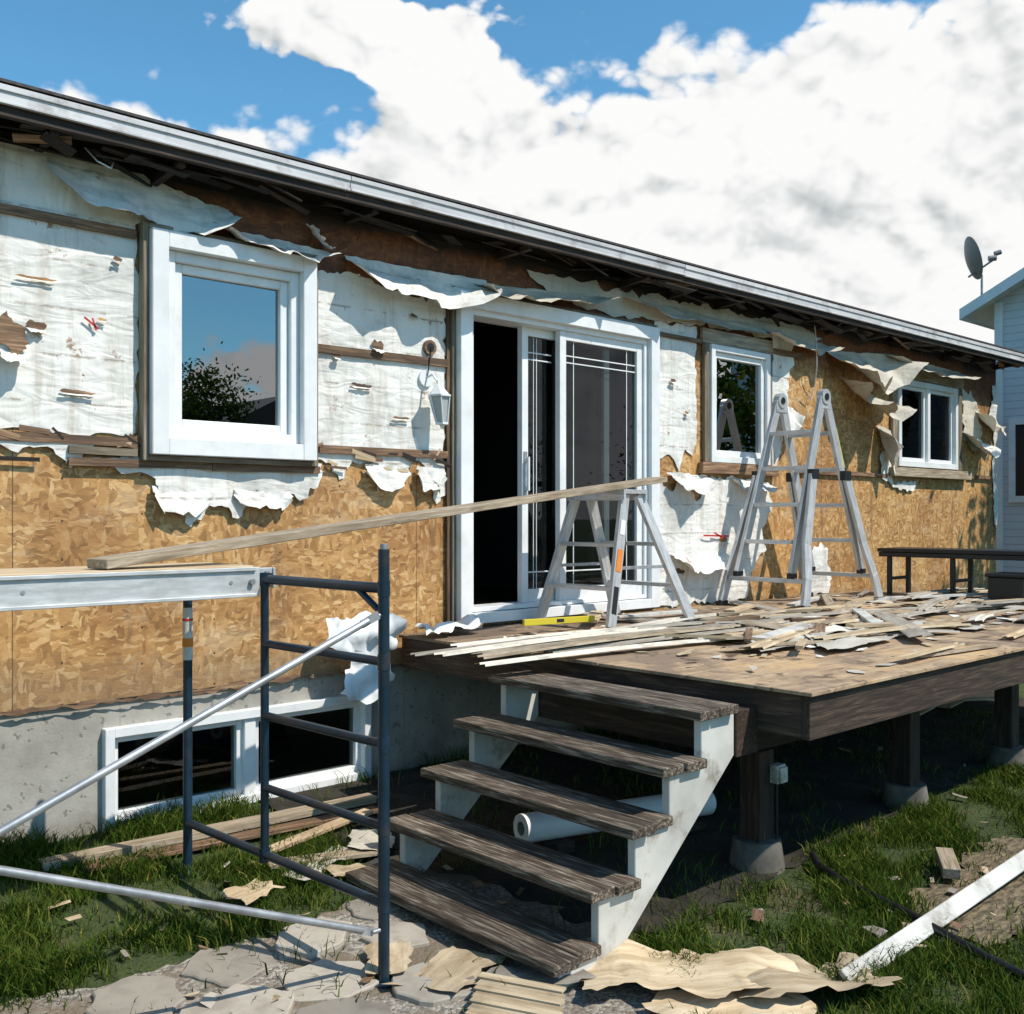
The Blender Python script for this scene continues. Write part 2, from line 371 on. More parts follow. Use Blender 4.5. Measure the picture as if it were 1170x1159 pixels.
rm.add([(XL+.1,D+.15,1.70),(XR-.1,D+.15,1.70),(XR-.1,10,1.70),(XL+.1,10,1.70)],[(0,1,2,3)],ROOM)
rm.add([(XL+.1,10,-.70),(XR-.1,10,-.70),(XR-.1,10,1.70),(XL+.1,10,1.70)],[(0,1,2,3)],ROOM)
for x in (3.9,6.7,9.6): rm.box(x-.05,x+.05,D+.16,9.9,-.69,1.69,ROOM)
rm.build(house,recalc=False)
f=P('concrete_foundation'); yf=D+.03
bx0,bx1,bz0,bz1=2.04,3.68,-1.62,-1.09
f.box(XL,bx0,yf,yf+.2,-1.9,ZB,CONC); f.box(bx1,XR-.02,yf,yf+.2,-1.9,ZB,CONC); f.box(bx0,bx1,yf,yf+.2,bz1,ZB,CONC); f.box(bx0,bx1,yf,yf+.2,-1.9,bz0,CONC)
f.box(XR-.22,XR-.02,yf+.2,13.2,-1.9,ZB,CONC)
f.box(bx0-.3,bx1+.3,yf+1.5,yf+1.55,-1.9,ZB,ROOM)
fl=P('torn_sill_flashing')
ragged(fl,[(XL,-.935),(4.3,-.935),(4.3,-.955),(XL,-.96)],lambda x,z:(x,D-.010-.006*mn.noise(Vector((x*6,z*6,0))),z),WSTRAP,.016,.03,.1)
fl.build(house,recalc=False)
f.build(house)
# ---- windows
def pane(p,x0,x1,z0,z1,y,g=GLASS):
    p.add([(x0,y,z0),(x1,y,z0),(x1,y,z1),(x0,y,z1)],[(0,1,2,3)],g)
p=P('picture_window')
p.ring(2.215,3.265,.29,1.53,.03,D-.075,D-.001,BROWNTRIM)
p.ring(2.247,3.233,.322,1.498,.09,D-.115,D-.002,VINYL)
p.ring(2.338,3.142,.413,1.407,.055,D-.065,D+.06,VINYL)
p.ring(2.394,3.086,.469,1.351,.05,D-.035,D+.03,VINYL)
pane(p,2.44,3.04,.515,1.305,D-.005)
p.build(house,.004)
p=P('sliding_patio_door')
p.ring(4.30,6.40,-.735,1.515,.03,D-.05,D-.001,BROWNTRIM,wb=.02)
p.ring(4.332,6.368,-.715,1.483,.10,D-.10,D-.002,VINYL,wb=.07)
p.ring(4.434,6.266,-.64,1.385,.04,D-.06,D+.12,VINYL,wb=.03)
y=D-.02   # fixed panel
p.ring(5.31,6.225,-.61,1.345,.065,y-.02,y+.03,VINYL,wb=.09)
pane(p,5.37,6.165,-.53,1.285,y+.005,GLASSD)
for gx in (5.47,6.06): p.box(gx-.005,gx+.005,y-.002,y+.003,-.52,1.28,VINYL)
for z in (-.40,1.12,1.17): p.box(5.375,6.16,y-.0035,y+.002,z-.005,z+.005,VINYL)
y=D+.05   # sliding panel, half open
p.ring(5.00,5.92,-.61,1.345,.06,y-.02,y+.03,VINYL,wb=.09)
pane(p,5.055,5.865,-.53,1.285,y+.005,GLASSD)
for gx in (5.13,5.16): p.box(gx-.004,gx+.004,y-.002,y+.003,-.52,1.28,VINYL)
for z in (-.40,1.12,1.17): p.box(5.06,5.31,y-.0035,y+.002,z-.005,z+.005,VINYL)
p.tube((5.03,y-.055,.18),(5.03,y-.055,.42),.010,VINYL); p.beam((5.03,y-.055,.20),(5.03,y-.01,.20),.02,.03,VINYL); p.beam((5.03,y-.055,.40),(5.03,y-.01,.40),.02,.03,VINYL)
p.box(5.012,5.048,y-.026,y-.02,.14,.46,GALV)
p.box(4.474,4.49,D-.03,D+.0,.30,.38,BLACK)
p.build(house,.003)
p=P('side_window')
p.ring(7.10,7.97,.455,1.45,.055,D-.06,D+.05,VINYL)
p.ring(7.157,7.913,.512,1.393,.05,D-.03,D+.03,VINYL)
pane(p,7.20,7.87,.56,1.345,D,GLASSK)
p.box(7.0,8.03,D-.045,D-.006,1.455,1.575,WGREY); p.box(7.03,7.095,D-.04,D-.006,.455,1.453,BROWNTRIM); p.box(7.975,8.03,D-.04,D-.006,.455,1.453,BROWNTRIM)
p.box(6.98,8.10,D-.06,D-.006,.36,.452,WSTRAP)
p.build(house,.003)
p=P('slider_window')
p.ring(10.36,11.76,.53,1.46,.06,D-.06,D+.05,VINYL)
p.box(11.03,11.09,D-.05,D+.03,.59,1.40,VINYL)
for a,b in ((10.42,11.03),(11.09,11.70)):
    p.ring(a,b,.59,1.40,.04,D-.02,D+.03,VINYL); pane(p,a+.035,b-.035,.62,1.37,D+.005,GLASSK)
p.box(10.24,11.92,D-.05,D-.006,1.47,1.61,WGREY); p.box(10.26,10.355,D-.045,D-.006,.52,1.468,WGREY); p.box(11.765,11.9,D-.045,D-.006,.52,1.468,BROWNTRIM)
p.box(10.2,12.05,D-.09,D-.006,.42,.515,WGREY)
p.build(house,.003)
p=P('basement_window')
p.ring(bx0,bx1,bz0,bz1,.05,D-.02,D+.14,VINYL)
p.box(2.83,2.90,D+.0,D+.12,bz0+.05,bz1-.05,VINYL)
for a,b in ((bx0+.05,2.83),(2.90,bx1-.05)):
    p.ring(a,b,bz0+.05,bz1-.05,.035,D+.03,D+.10,VINYL); pane(p,a+.03,b-.03,bz0+.08,bz1-.08,D+.06,GLASSD)
p.build(house,.003)
# ---- strapping
p=P('wall_strapping')
def strap(x0,x1,z,h=.055,t=.02,m=WSTRAP):
    x=x0
    while x<x1:
        l=min(x1-x,random.uniform(.6,1.8)); dz=random.uniform(-.008,.008)
        p.beam((x,D-t/2-.014,z+dz),(x+l-.004,D-t/2-.014,z+dz+random.uniform(-.008,.008)),t,h*random.uniform(.75,1.05),m); x+=l
strap(XL,2.2,1.475,.045); strap(3.28,4.28,1.00,.05); strap(XL,2.2,.385,.06); strap(1.85,3.3,.27,.05,.03); strap(3.3,4.28,.405,.05); strap(1.85,2.2,.335,.05,.035,BROWNTRIM)
strap(6.42,7.0,1.46,.04); strap(8.05,8.6,1.5,.05)
strap(8.45,10.2,.43,.05); strap(12.1,12.75,.46,.05)
p.beam((4.285,D-.02,1.4),(4.285,D-.02,-.74),.028,.02,WSTRAP)
for i in range(34):   # splintered bits left under the battens
    x=random.choice((random.uniform(1.2,2.2),random.uniform(3.3,4.2),random.uniform(1.3,3.2))); z=random.choice((.385,.40,.30))
    p.beam((x,D-.03,z+random.uniform(-.04,.04)),(x+random.uniform(.05,.22),D-.035,z+random.uniform(-.05,.05)),.006,random.uniform(.008,.03),random.choice((WSTRAP,WNEW,SOFF)))
p.build(house)
# ---- house wrap (torn building paper)
wp=P('torn_house_wrap')
def wf(lift=.008,amp=.012,s=3.0):
    return lambda x,z:(x,D-lift-amp*abs(mn.noise(Vector((x*s,z*s,lift*50))))-.006*abs(mn.noise(Vector((x*11,z*9,3)))),z)
ragged(wp,[(XL,1.78),(2.2,1.79),(2.45,1.75),(2.66,1.68),(2.62,1.58),(2.3,1.545),(2.2,1.52),(2.2,.44),(1.95,.40),(1.6,.43),(1.3,.40),(1,.42),(.3,.42),(XL,.4)],wf(),WRAP,.02,.04)
ragged(wp,[(1.98,.30),(2.12,.22),(2.25,.22),(2.32,.08),(2.42,.02),(2.5,-.06),(2.58,.03),(2.67,.06),(2.8,.0),(2.89,.15),(3.0,.04),(3.1,.13),(3.2,.10),(3.32,.23),(3.32,.31),(2.06,.30)],wf(.014,.04),WRAP,.030,.022,.04)
ragged(wp,[(1.5,.36),(1.62,.30),(1.78,.33),(1.86,.24),(1.98,.34),(1.98,.38),(1.5,.38)],wf(.02,.02),WRAP,.02,.025,.04)
ragged(wp,[(3.27,1.45),(3.5,1.48),(3.8,1.42),(4.27,1.42),(4.27,.13),(4.2,.08),(4.12,.30),(4.0,.36),(3.92,.2),(3.83,.24),(3.73,.15),(3.66,.3),(3.55,.33),(3.45,.22),(3.38,.32),(3.28,.33)],wf(),WRAP,.026,.022,.05)
ragged(wp,[(6.41,1.56),(6.95,1.58),(6.95,.60),(6.9,.50),(6.8,.55),(6.72,.36),(6.6,.50),(6.41,.46)],wf(),WRAP,.02,.03)
ragged(wp,[(6.42,.30),(6.6,.2),(6.75,.34),(6.95,.12),(7.15,.34),(7.7,.33),(8.0,.30),(8.05,.1),(7.9,-.1),(7.95,-.3),(7.7,-.5),(7.65,-.72),(6.45,-.72)],wf(.01,.04),WRAP,.035,.03)
ragged(wp,[(8.04,1.64),(8.42,1.62),(8.33,1.2),(8.25,.95),(8.15,.5),(8.04,.35)],wf(.01,.03),WRAP,.04,.03)
ragged(wp,[(5.0,1.74),(8.5,1.78),(8.9,1.70),(8.5,1.60),(8.0,1.61),(7.3,1.60),(6.4,1.56),(5.6,1.54),(5.2,1.62)],wf(.012,.02),WRAPT,.03,.04)
ragged(wp,[(11.95,1.5),(12.25,1.4),(12.5,1.0),(12.3,.75),(11.95,.9)],wf(.01,.05),WRAPT,.05,.03)
ragged(wp,[(12.80,1.6),(12.92,1.6),(12.92,-.2),(12.85,-.1),(12.78,.5),(12.84,.9),(12.7,1.2)],wf(.01,.03),WRAP,.03,.03)
ragged(wp,[(10.0,.62),(10.22,.75),(10.3,.35),(10.8,.38),(10.7,.27),(10.3,.30),(10.05,.4)],wf(.02,.03),WRAP,.03,.03)
ragged(wp,[(8.5,-.35),(8.8,-.25),(9.0,-.5),(8.95,-.74),(8.6,-.74)],wf(.03,.08),WRAP,.04,.03)
def flap(x0,x1,z0,z1,drop,out,mat,curl=.6,seed=0,nu=26,nv=10,rag=.3,taper=0,y0=.018):
    vs=[];fs=[]
    for i in range(nu+1):
        u=i/nu; x=x0+(x1-x0)*u; zh=z0+(z1-z0)*u
        dl=drop*(1-rag+rag*2*abs(mn.noise(Vector((u*3.5+seed,seed,1)))))*(1-taper*u)
        dl*=(.35+.65*min(1,5*min(u+.02,1-u+.02)))
        dl*=1+.10*mn.noise(Vector((u*19,seed,7)))
        oo=out*(1+.9*mn.noise(Vector((u*4+seed,2,seed))))
        for j in range(nv+1):
            v=j/nv
            y=D-y0-oo*math.sin(v*1.5)*v**.7-min(.02,drop*.2)*mn.noise(Vector((u*9,v*5,seed)))
            z=zh-dl*(v-curl*.5*v**3*out/max(drop,.01))+min(.012,drop*.1)*mn.noise(Vector((u*12,v*6,seed+4)))
            vs.append((x+min(.04,drop*.3)*v*mn.noise(Vector((u*6,v*2,seed+9))),y,z))
    for i in range(nu):
        for j in range(nv):
            a=i*(nv+1)+j; fs.append((a,a+nv+1,a+nv+2,a+1))
    wp.add(vs,fs,mat,None,True)
flap(1.75,2.72,1.76,1.70,.26,.12,WRAP,seed=.4,nu=34,rag=.15)
flap(2.66,3.36,1.60,1.58,.18,.16,WRAP,seed=1)
flap(3.48,4.62,1.58,1.60,.30,.16,WRAP,seed=3.3,rag=.2)
flap(4.5,5.75,1.57,1.66,.20,.22,WRAPT,seed=5.1)
flap(6.0,8.2,1.70,1.70,.16,.10,WRAPT,seed=7.7,nu=40)
flap(7.9,8.9,1.68,1.66,.24,.18,WRAPT,seed=8.2)
flap(9.0,10.3,1.60,1.70,.45,.30,WRAPT,seed=9.4)
flap(10.1,11.9,1.70,1.66,.28,.25,WRAPT,seed=11.1)
flap(9.2,10.0,1.38,1.22,.42,.34,WRAPT,seed=12.9)
flap(11.9,12.5,1.0,.9,.3,.2,WRAP,seed=13.3)
flap(3.22,3.36,1.72,1.60,.1,.1,WRAP,seed=14.3)
flap(8.05,8.4,1.05,1.0,.35,.14,WRAP,seed=15.3); flap(9.95,10.25,.95,.9,.5,.16,WRAPT,seed=16.3)
flap(6.55,7.1,.36,.34,.22,.12,WRAP,seed=17.3); flap(7.4,8.0,.34,.30,.16,.10,WRAP,seed=18.1)
flap(6.6,7.3,-.30,-.28,.26,.14,WRAP,seed=18.9); flap(12.3,12.85,1.25,1.15,.3,.2,WRAPT,seed=19.5)
for i,(a,b,z,dr) in enumerate(((2.28,2.6,.16,.18),(2.75,3.1,.15,.13),(3.62,3.95,.32,.16),(4.02,4.25,.32,.2))): flap(a,b,z,z-.01,dr,.035,WRAP,seed=40+i*2.3,nu=12,nv=7,y0=.03,curl=.2)
# holes torn through the paper with curled lips
def tear(x,z,w_,h_,sd):
    ragged(wp,[(x-w_*.5,z),(x-w_*.3,z+h_*.5),(x+w_*.1,z+h_*.35),(x+w_*.5,z+h_*.1),(x+w_*.35,z-h_*.4),(x-w_*.1,z-h_*.5)],lambda a,b:(a,D-.028,b),random.choice((WSTRAP,OSB,WSTRAP)),min(w_,h_)*.22,.012,.05)
    flap(x-w_*.5,x+w_*.45,z-h_*.32,z-h_*.42,h_*.5,h_*.4,WRAP,seed=sd,nu=10,nv=5,y0=.03)
for i,(x,z,a,b) in enumerate(((1.58,.86,.13,.20),(1.70,.93,.10,.05),(3.72,1.06,.09,.07),(3.42,.97,.05,.05),(2.10,1.32,.05,.03),(1.15,1.2,.12,.07),(6.62,1.1,.08,.04),(3.6,.80,.16,.03),(1.70,1.16,.2,.018),(4.0,1.28,.06,.03),(7.3,-.2,.12,.06),(6.7,-.45,.15,.05),(2.02,1.0,.05,.02),(6.8,.85,.05,.03),(1.9,.62,.18,.025),(3.9,.62,.14,.02))): tear(x,z,a,b,20+i*1.7)
wp.build(house,recalc=False)
p=P('red_paint_mark')
p.beam((1.93,D-.03,1.0),(2.0,D-.03,.95),.004,.010,RED); p.beam((1.97,D-.03,1.0),(1.99,D-.03,.94),.004,.008,RED)
p.beam((7.0,D-.05,-.16),(7.35,D-.05,-.17),.004,.014,RED); p.beam((7.15,D-.05,-.14),(7.28,D-.05,-.19),.004,.014,RED)
p.build(house)
# ---- roof / eave
OV=.34; ye=D-OV
p=P('roof')
xa,xb=XL-.3,13.28
zr=1.955; sl=.333; yr=9.3; zrr=zr+(yr-ye)*sl; yb=13.3+OV
def slab(y0,z0,y1,z1,t,mat):
    p.add([(xa,y0,z0),(xb,y0,z0),(xb,y1,z1),(xa,y1,z1),(xa,y0,z0-t),(xb,y0,z0-t),(xb,y1,z1-t),(xa,y1,z1-t)],[(0,1,2,3),(7,6,5,4),(0,4,5,1),(3,2,6,7),(1,5,6,2),(0,3,7,4)],mat)
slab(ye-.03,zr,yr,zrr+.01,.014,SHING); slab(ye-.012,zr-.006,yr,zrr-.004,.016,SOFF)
slab(yr,zrr+.01,yb+.03,zr,.012,SHING)
p.build(house)
p=P('eave_fascia')
x=xa
while x<xb:   # fascia metal in lengths, slightly out of line with each other
    l=min(3.05,xb-x); dz=random.uniform(-.006,.006)
    p.box(x,x+l-.004,ye-.018,ye-.002,1.845+dz,1.935,FASC); p.box(x,x+l-.004,ye-.028,ye-.018,1.902+dz,1.932,FASC); p.box(x+.002,x+l-.004,ye-.025,ye-.018,1.845+dz,1.857+dz,FASC)
    x+=l
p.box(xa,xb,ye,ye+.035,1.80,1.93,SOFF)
p.build(house,.002)
p=P('exposed_eave_framing')
x=xa+.2
while x<xb:
    j=random.uniform(-.02,.02)
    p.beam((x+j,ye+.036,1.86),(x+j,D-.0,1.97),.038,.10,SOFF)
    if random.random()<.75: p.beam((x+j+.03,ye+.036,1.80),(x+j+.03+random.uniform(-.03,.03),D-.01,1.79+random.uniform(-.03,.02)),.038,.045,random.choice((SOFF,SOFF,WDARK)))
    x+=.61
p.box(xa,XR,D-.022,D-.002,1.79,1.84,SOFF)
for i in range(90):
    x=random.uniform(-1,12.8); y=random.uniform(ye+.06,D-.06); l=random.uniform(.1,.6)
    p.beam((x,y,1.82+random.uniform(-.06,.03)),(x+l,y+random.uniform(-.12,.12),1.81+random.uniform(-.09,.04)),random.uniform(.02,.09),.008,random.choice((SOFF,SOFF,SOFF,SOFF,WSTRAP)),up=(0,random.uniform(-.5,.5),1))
p.build(house)
p=P('loose_cable')
def cable(pts,r=.004,mat=VINYL):
    for a,b in zip(pts[:-1],pts[1:]): p.tube(a,b,r,mat,6,cap=False)
cable([(8.62,D-.10,1.85),(8.60,D-.14,1.62),(8.64,D-.12,1.4),(8.70,D-.06,1.22),(8.66,D-.05,1.1),(8.56,D-.06,1.16)],.005,PAINTED)
cable([(1.9,D-.12,1.82),(1.93,D-.2,1.74),(2.0,D-.2,1.72),(2.04,D-.12,1.78)],.004)
p.build(house)
# ---- wall lantern (hanging off its box)
p=P('wall_lantern'); cx,cy,cz=4.13,D-.13,.72
def frus(cx,cy,z0,r0,z1,r1,mat,n=6,tilt=.12):
    vs=[]
    for z,r in ((z0,r0),(z1,r1)):
        for i in range(n):
            t=2*math.pi*i/n; vs.append((cx+math.cos(t)*r+(z-cz)*-tilt,cy+math.sin(t)*r,z))
    p.add(vs,[(i,(i+1)%n,n+(i+1)%n,n+i) for i in range(n)]+[tuple(range(n)),tuple(range(n,2*n))],mat)
LGL=simple('lantern_glass',(.45,.48,.48),.15)
frus(cx,cy,cz-.12,.035,cz+.04,.065,LGL); frus(cx,cy,cz+.041,.08,cz+.055,.08,VINYL); frus(cx,cy,cz+.056,.07,cz+.12,.02,VINYL); frus(cx,cy,cz+.121,.012,cz+.15,.006,VINYL)
frus(cx,cy,cz-.135,.045,cz-.121,.045,VINYL); frus(cx,cy,cz-.16,.01,cz-.136,.02,VINYL)
for i in range(6):
    t=2*math.pi*i/6; p.tube((cx+math.cos(t)*.04+.015,cy+math.sin(t)*.04,cz-.12),(cx+math.cos(t)*.07-.005,cy+math.sin(t)*.07,cz+.04),.005,VINYL,6)
p.tube((cx-.015,cy,cz+.13),(cx-.02,cy+.05,cz+.19),.007,VINYL,8); p.tube((cx-.02,cy+.05,cz+.19),(cx-.03,D-.02,cz+.17),.007,VINYL,8)
p.tube((cx-.03,D-.005,cz+.17),(cx-.03,D-.03,cz+.17),.055,VINYL,16)
p.tube((4.13,D-.005,1.09),(4.13,D-.035,1.09),.05,WSTRAP,10); p.tube((4.13,D-.034,1.09),(4.13,D-.037,1.09),.03,BLACK,10)
p.tube((4.13,D-.04,1.09),(4.10,D-.04,.9),.004,BLACK,6)
p.build(None,.002)
# ================================================================= DECK
X0,X1,Y0,ZD=3.88,9.7,2.36,-.74
dk=empty('wooden_deck')
p=P('plywood_top')
yy=Y0-.03; row=0
while yy<D-.06:
    y2=min(yy+1.22,D-.06); x=X0-.03-(0 if row%2==0 else 1.22)
    while x<X1:
        a=max(x,X0-.03); b=min(x+2.44,X1+.02)
        if b-a>.05: p.box(a+.003,b-.003,yy+.003,y2-.003,ZD-.018,ZD+random.uniform(-.0015,.0015),PLY)
        x+=2.44
    yy=y2; row+=1
p.build(dk,.002)
PY=2.92; PX=(4.32,5.85,7.3,8.5,9.5)
p=P('rim_joists')
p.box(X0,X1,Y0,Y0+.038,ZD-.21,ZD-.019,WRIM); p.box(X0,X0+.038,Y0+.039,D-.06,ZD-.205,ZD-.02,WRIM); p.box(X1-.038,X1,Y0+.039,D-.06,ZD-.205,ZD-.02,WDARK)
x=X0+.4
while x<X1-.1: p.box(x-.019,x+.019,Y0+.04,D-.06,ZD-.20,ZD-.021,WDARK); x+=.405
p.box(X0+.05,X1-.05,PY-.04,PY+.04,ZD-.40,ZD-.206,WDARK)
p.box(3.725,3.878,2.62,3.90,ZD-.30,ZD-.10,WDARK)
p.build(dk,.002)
p=P('posts')
for x in PX:
    g=gz(x,PY)
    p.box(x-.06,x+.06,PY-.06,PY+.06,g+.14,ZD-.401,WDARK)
p.build(dk,.004)
p=P('concrete_piers')
for x in PX:
    g=gz(x,PY); p.tube((x,PY,g-.1),(x,PY,g+.14),.15,PIER,14,.115)
p.build(dk,.005)
p=P('outlet_box'); ox=PX[0]+.05; p.box(ox-.035,ox+.035,PY-.11,PY-.062,-1.30,-1.21,PAINTED); p.box(ox-.03,ox+.03,PY-.125,PY-.11,-1.295,-1.22,PAINTED); p.tube((ox,PY-.08,-1.30),(ox,PY-.08,-1.6),.008,BLACK,8); p.build(dk,.003)
# ================================================================= STAIRS
p=P('wooden_stairs')
Ya,Yb=2.60,3.92
for i in range(5):
    z=-.80-.20*i; xb_=3.70-.21*i
    for k in range(2):
        a=xb_-.27+.137*k; t=random.uniform(-.004,.004)
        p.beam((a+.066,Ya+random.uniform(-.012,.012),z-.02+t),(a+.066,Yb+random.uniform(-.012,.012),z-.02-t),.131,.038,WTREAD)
pf=[(3.72,-.842)]
for i in range(5):
    xx=3.70-.21*i-.21; z=-.842-.20*i
    pf.append((xx,z)); 
    if i<4: pf.append((xx,z-.20))
g=gz(2.7,2.6)
pf+=[(2.65,g-.01),(2.90,g-.01),(3.72,-1.03)]
for ya in (2.63,3.84):
    p.prism(pf,lambda x,z,ya=ya:(x,ya,z),lambda x,z,ya=ya:(x,ya+.04,z),PAINTED)
p.build(None,.003)
# ================================================================= SCAFFOLD
sc=P('scaffold_frame')
def SP(t,z): # point on the end frame; t=0 near leg, 1 far leg
    return Vector((2.20-.08*t,3.08+1.43*t,z))
gn=gz(2.2,3.08); gf=gz(2.1,4.5); r=.021
sc.tube(SP(0,gn+.02),SP(0,-.12),r,BLUE); sc.tube(SP(1,gf+.01),SP(1,-.29),r,BLUE)
sc.tube(SP(0,-.12),SP(0,-.10),.014,GALV); sc.tube(SP(1,-.66),SP(1,-.42),r+.002,PAINTED); sc.tube(SP(1,-.48),SP(1,-.47),r+.004,RED); sc.tube(SP(1,-.60),SP(1,-.56),r+.004,ORG)
sc.tube(SP(0,gn),SP(0,gn+.02),.05,BLUE); sc.tube(SP(1,gf-.005),SP(1,gf+.01),.05,BLUE)
sc.tube(SP(0,-.262),SP(1,-.262),r*.95,BLUE); ti=.55
sc.tube(SP(0,-1.41),SP(1,-1.41),r*.9,BLUE); sc.tube(SP(ti,-1.41),SP(ti,-.262),r*.85,BLUE)
for z in (-.53,-.83,-1.13): sc.tube(SP(0,z),SP(ti,z),r*.8,BLUE)
sc.tube(SP(0,-.36),SP(.11,-.27),r*.6,BLUE,10)
for z in (-.36,-1.50): sc.tube(SP(0,z)+Vector((-.05,0,0)),SP(0,z),.009,GALV,8)
for t,z in ((0,-.262),(0,-.53),(0,-.83),(0,-1.13),(0,-1.41),(ti,-.262),(ti,-1.41)): sc.tube(SP(t,z-.028),SP(t,z+.028),r*1.12,BLUE,12)
def brace(a,b):
    a=Vector(a);b=Vector(b); d=(b-a).normalized()
    sc.tube(a+d*.04,b-d*.04,.013,GALV,10); sc.beam(a-d*.01,a+d*.07,.008,.03,GALV); sc.beam(b-d*.07,b+d*.01,.008,.03,GALV)
brace((2.16,3.07,-.36),(0,3.07,-1.24)); brace((2.15,3.09,-1.50),(0,3.09,-.62))
for t in (0,1):
    q=Vector((0,3.08+1.43*t,0)); gq=gz(0,q.y); sc.tube(q+Vector((0,0,gq)),q+Vector((0,0,-.12 if t==0 else -.29)),r,BLUE)
for z in (-.262,-1.41): sc.tube((0,3.08,z),(0,4.51,z),r*.95,BLUE)
sc.build()
p=P('aluminium_scaffold_plank')
x0,x1,ya,yb=-1.0,2.13,3.86,4.36
p.box(x0,x1,ya,ya+.035,-.33,-.212,ALUP); p.box(x0,x1,yb-.035,yb,-.33,-.212,ALUP)
p.box(x0,x1-.02,ya-.012,ya,-.225,-.210,ALUP); p.box(x0,x1-.02,ya-.012,ya,-.332,-.318,ALUP)
p.box(x0,x1-.01,ya+.036,yb-.036,-.222,-.205,WNEW)
for x in (-.3,.3,.9,1.5,2.0): p.box(x-.02,x+.02,ya+.036,yb-.036,-.30,-.26,ALUP)
for x in (.4,1.2,2.0): p.tube((x,ya-.003,-.27),(x,ya+.01,-.27),.008,GALV,8)
for y in (ya+.017,yb-.017):
    p.box(x1,x1+.06,y-.014,y+.014,-.262+.022,-.215,ALU); p.box(x1+.061,x1+.072,y-.02,y+.02,-.30,-.215,ALU); p.tube((x1-.04,y-.035,-.27),(x1-.04,y+.02,-.27),.012,GALV,8)
    p.tube((x1+.03,y-.03,-.235),(x1+.03,y+.03,-.235),.009,GALV,8)
p.build(None,.002)
p=P('lumber_plank')
p.beam((1.5,3.97,-.182),(5.78,4.73,.262),.14,.038,WGREY)
p.build(None,.003)
# ================================================================= LADDERS
p=P('step_ladder')
zt=.178; feet1=[(4.96,4.46,ZD),(4.96,5.12,ZD)]; feet2=[(5.74,4.40,ZD),(5.74,5.10,ZD)]
t1=[(5.19,4.54,zt-.03),(5.19,4.98,zt-.03)]; t2=[(5.33,4.54,zt-.03),(5.33,4.98,zt-.03)]
for a,b in zip(feet1+feet2,t1+t2):
    a=Vector(a);b=Vector(b); d=(b-a).normalized(); a0=a+d*.02
    p.beam(a0,b,.030,.076,ALU,up=(1,0,0))
    p.box(a.x-.045,a.x+.045,a.y-.022,a.y+.022,ZD+.002,ZD+.020,BLACK)
for F,T in ((feet1,t1),(feet2,t2)):
    for k in (.30,.62):
        a=Vector(F[0]).lerp(Vector(T[0]),k); b=Vector(F[1]).lerp(Vector(T[1]),k)
        p.beam(a,b,.075 if F is feet1 else .05,.026,ALU)
p.box(5.14,5.38,4.50,5.02,zt-.028,zt,ALU); p.box(5.14,5.16,4.50,5.02,zt-.07,zt-.028,ALU); p.box(5.36,5.38,4.50,5.02,zt-.07,zt-.028,ALU)
a=Vector(feet1[0]);b=Vector(t1[0])
q=a.lerp(b,.48)+Vector((0,-.0175,0)); d=(b-a).normalized()
p.beam(q-d*.05,q+d*.10,.002,.05,ORG,up=(1,0,0)); q=a.lerp(b,.22)+Vector((0,-.0175,0)); p.beam(q-d*.09,q+d*.09,.002,.045,BLACK,up=(1,0,0)); q=a.lerp(b,.75)+Vector((0,-.0175,0)); p.beam(q-d*.05,q+d*.05,.002,.045,VINYL,up=(1,0,0))
for i in (0,1):
    p.beam(Vector(feet1[i]).lerp(Vector(t1[i]),.45),Vector(feet2[i]).lerp(Vector(t2[i]),.45),.004,.022,GALV)
p.build(None,.002)
p=P('articulated_ladder')
zt=1.0
F1=[Vector((7.10,4.36,ZD)),Vector((7.10,5.14,ZD))]; F2=[Vector((8.42,4.44,ZD)),Vector((8.42,5.14,ZD))]
T=[Vector((7.78,4.60,zt)),Vector((7.78,5.02,zt))]
for F in (F1,F2):
    s=-1 if F is F1 else 1
    for i in (0,1):
        top=T[i]+Vector((s*.04,0,-.03)); f=F[i]; oy=(-1 if i==0 else 1)
        low=f.lerp(top,.16); low.y=top.y+(f.y-top.y)*.25
        p.beam(top,low,.030,.085,ALU,up=(1,0,0))
        p.box(low.x-.045,low.x+.045,low.y-.02,low.y+.02,low.z-.03,low.z+.01,BLACK)
        a=f.lerp(top,.64); a.y=top.y+oy*.036+(f.y-top.y)*.12
        m=f.lerp(top,.30); m.y=top.y+oy*.040+(f.y-top.y)*.40
        m2=f.lerp(top,.14); m2.y=top.y+oy*.035+(f.y-top.y)*.72
        p.beam(a,m,.030,.09,ALU,up=(1,0,0)); p.beam(m,m2,.030,.09,ALU,up=(1,0,0)); p.beam(m2,f+Vector((0,0,.03)),.030,.09,ALU,up=(1,0,0))
        p.box(f.x-.055,f.x+.055,f.y-.024,f.y+.024,ZD+.003,ZD+.040,BLACK)
        p.beam(a-Vector((0,0,.05)),a+Vector((0,0,.03)),.05,.10,BLACK,up=(1,0,0))
    for j in range(5):
        k=.13+.175*j
        a=F[0].lerp(T[0],k); b=F[1].lerp(T[1],k)
        if k>.3: 
            a.y=T[0].y-.02*(1-k); b.y=T[1].y+.02*(1-k)
        else:
            a.y=T[0].y+(F[0].y-T[0].y)*(.9-k); b.y=T[1].y+(F[1].y-T[1].y)*(.9-k)
        p.beam(a+Vector((s*.04*k,0,0)),b+Vector((s*.04*k,0,0)),.055,.034,ALU)
for i in (0,1):
    y=T[i].y; p.tube((7.78,y-.028,zt),(7.78,y+.028,zt),.065,ALU,20); p.tube((7.78,y-.034,zt),(7.78,y+.034,zt),.03,BLACK,14)
    p.box(7.70,7.86,y-.02,y+.02,zt-.10,zt-.0,ALU)
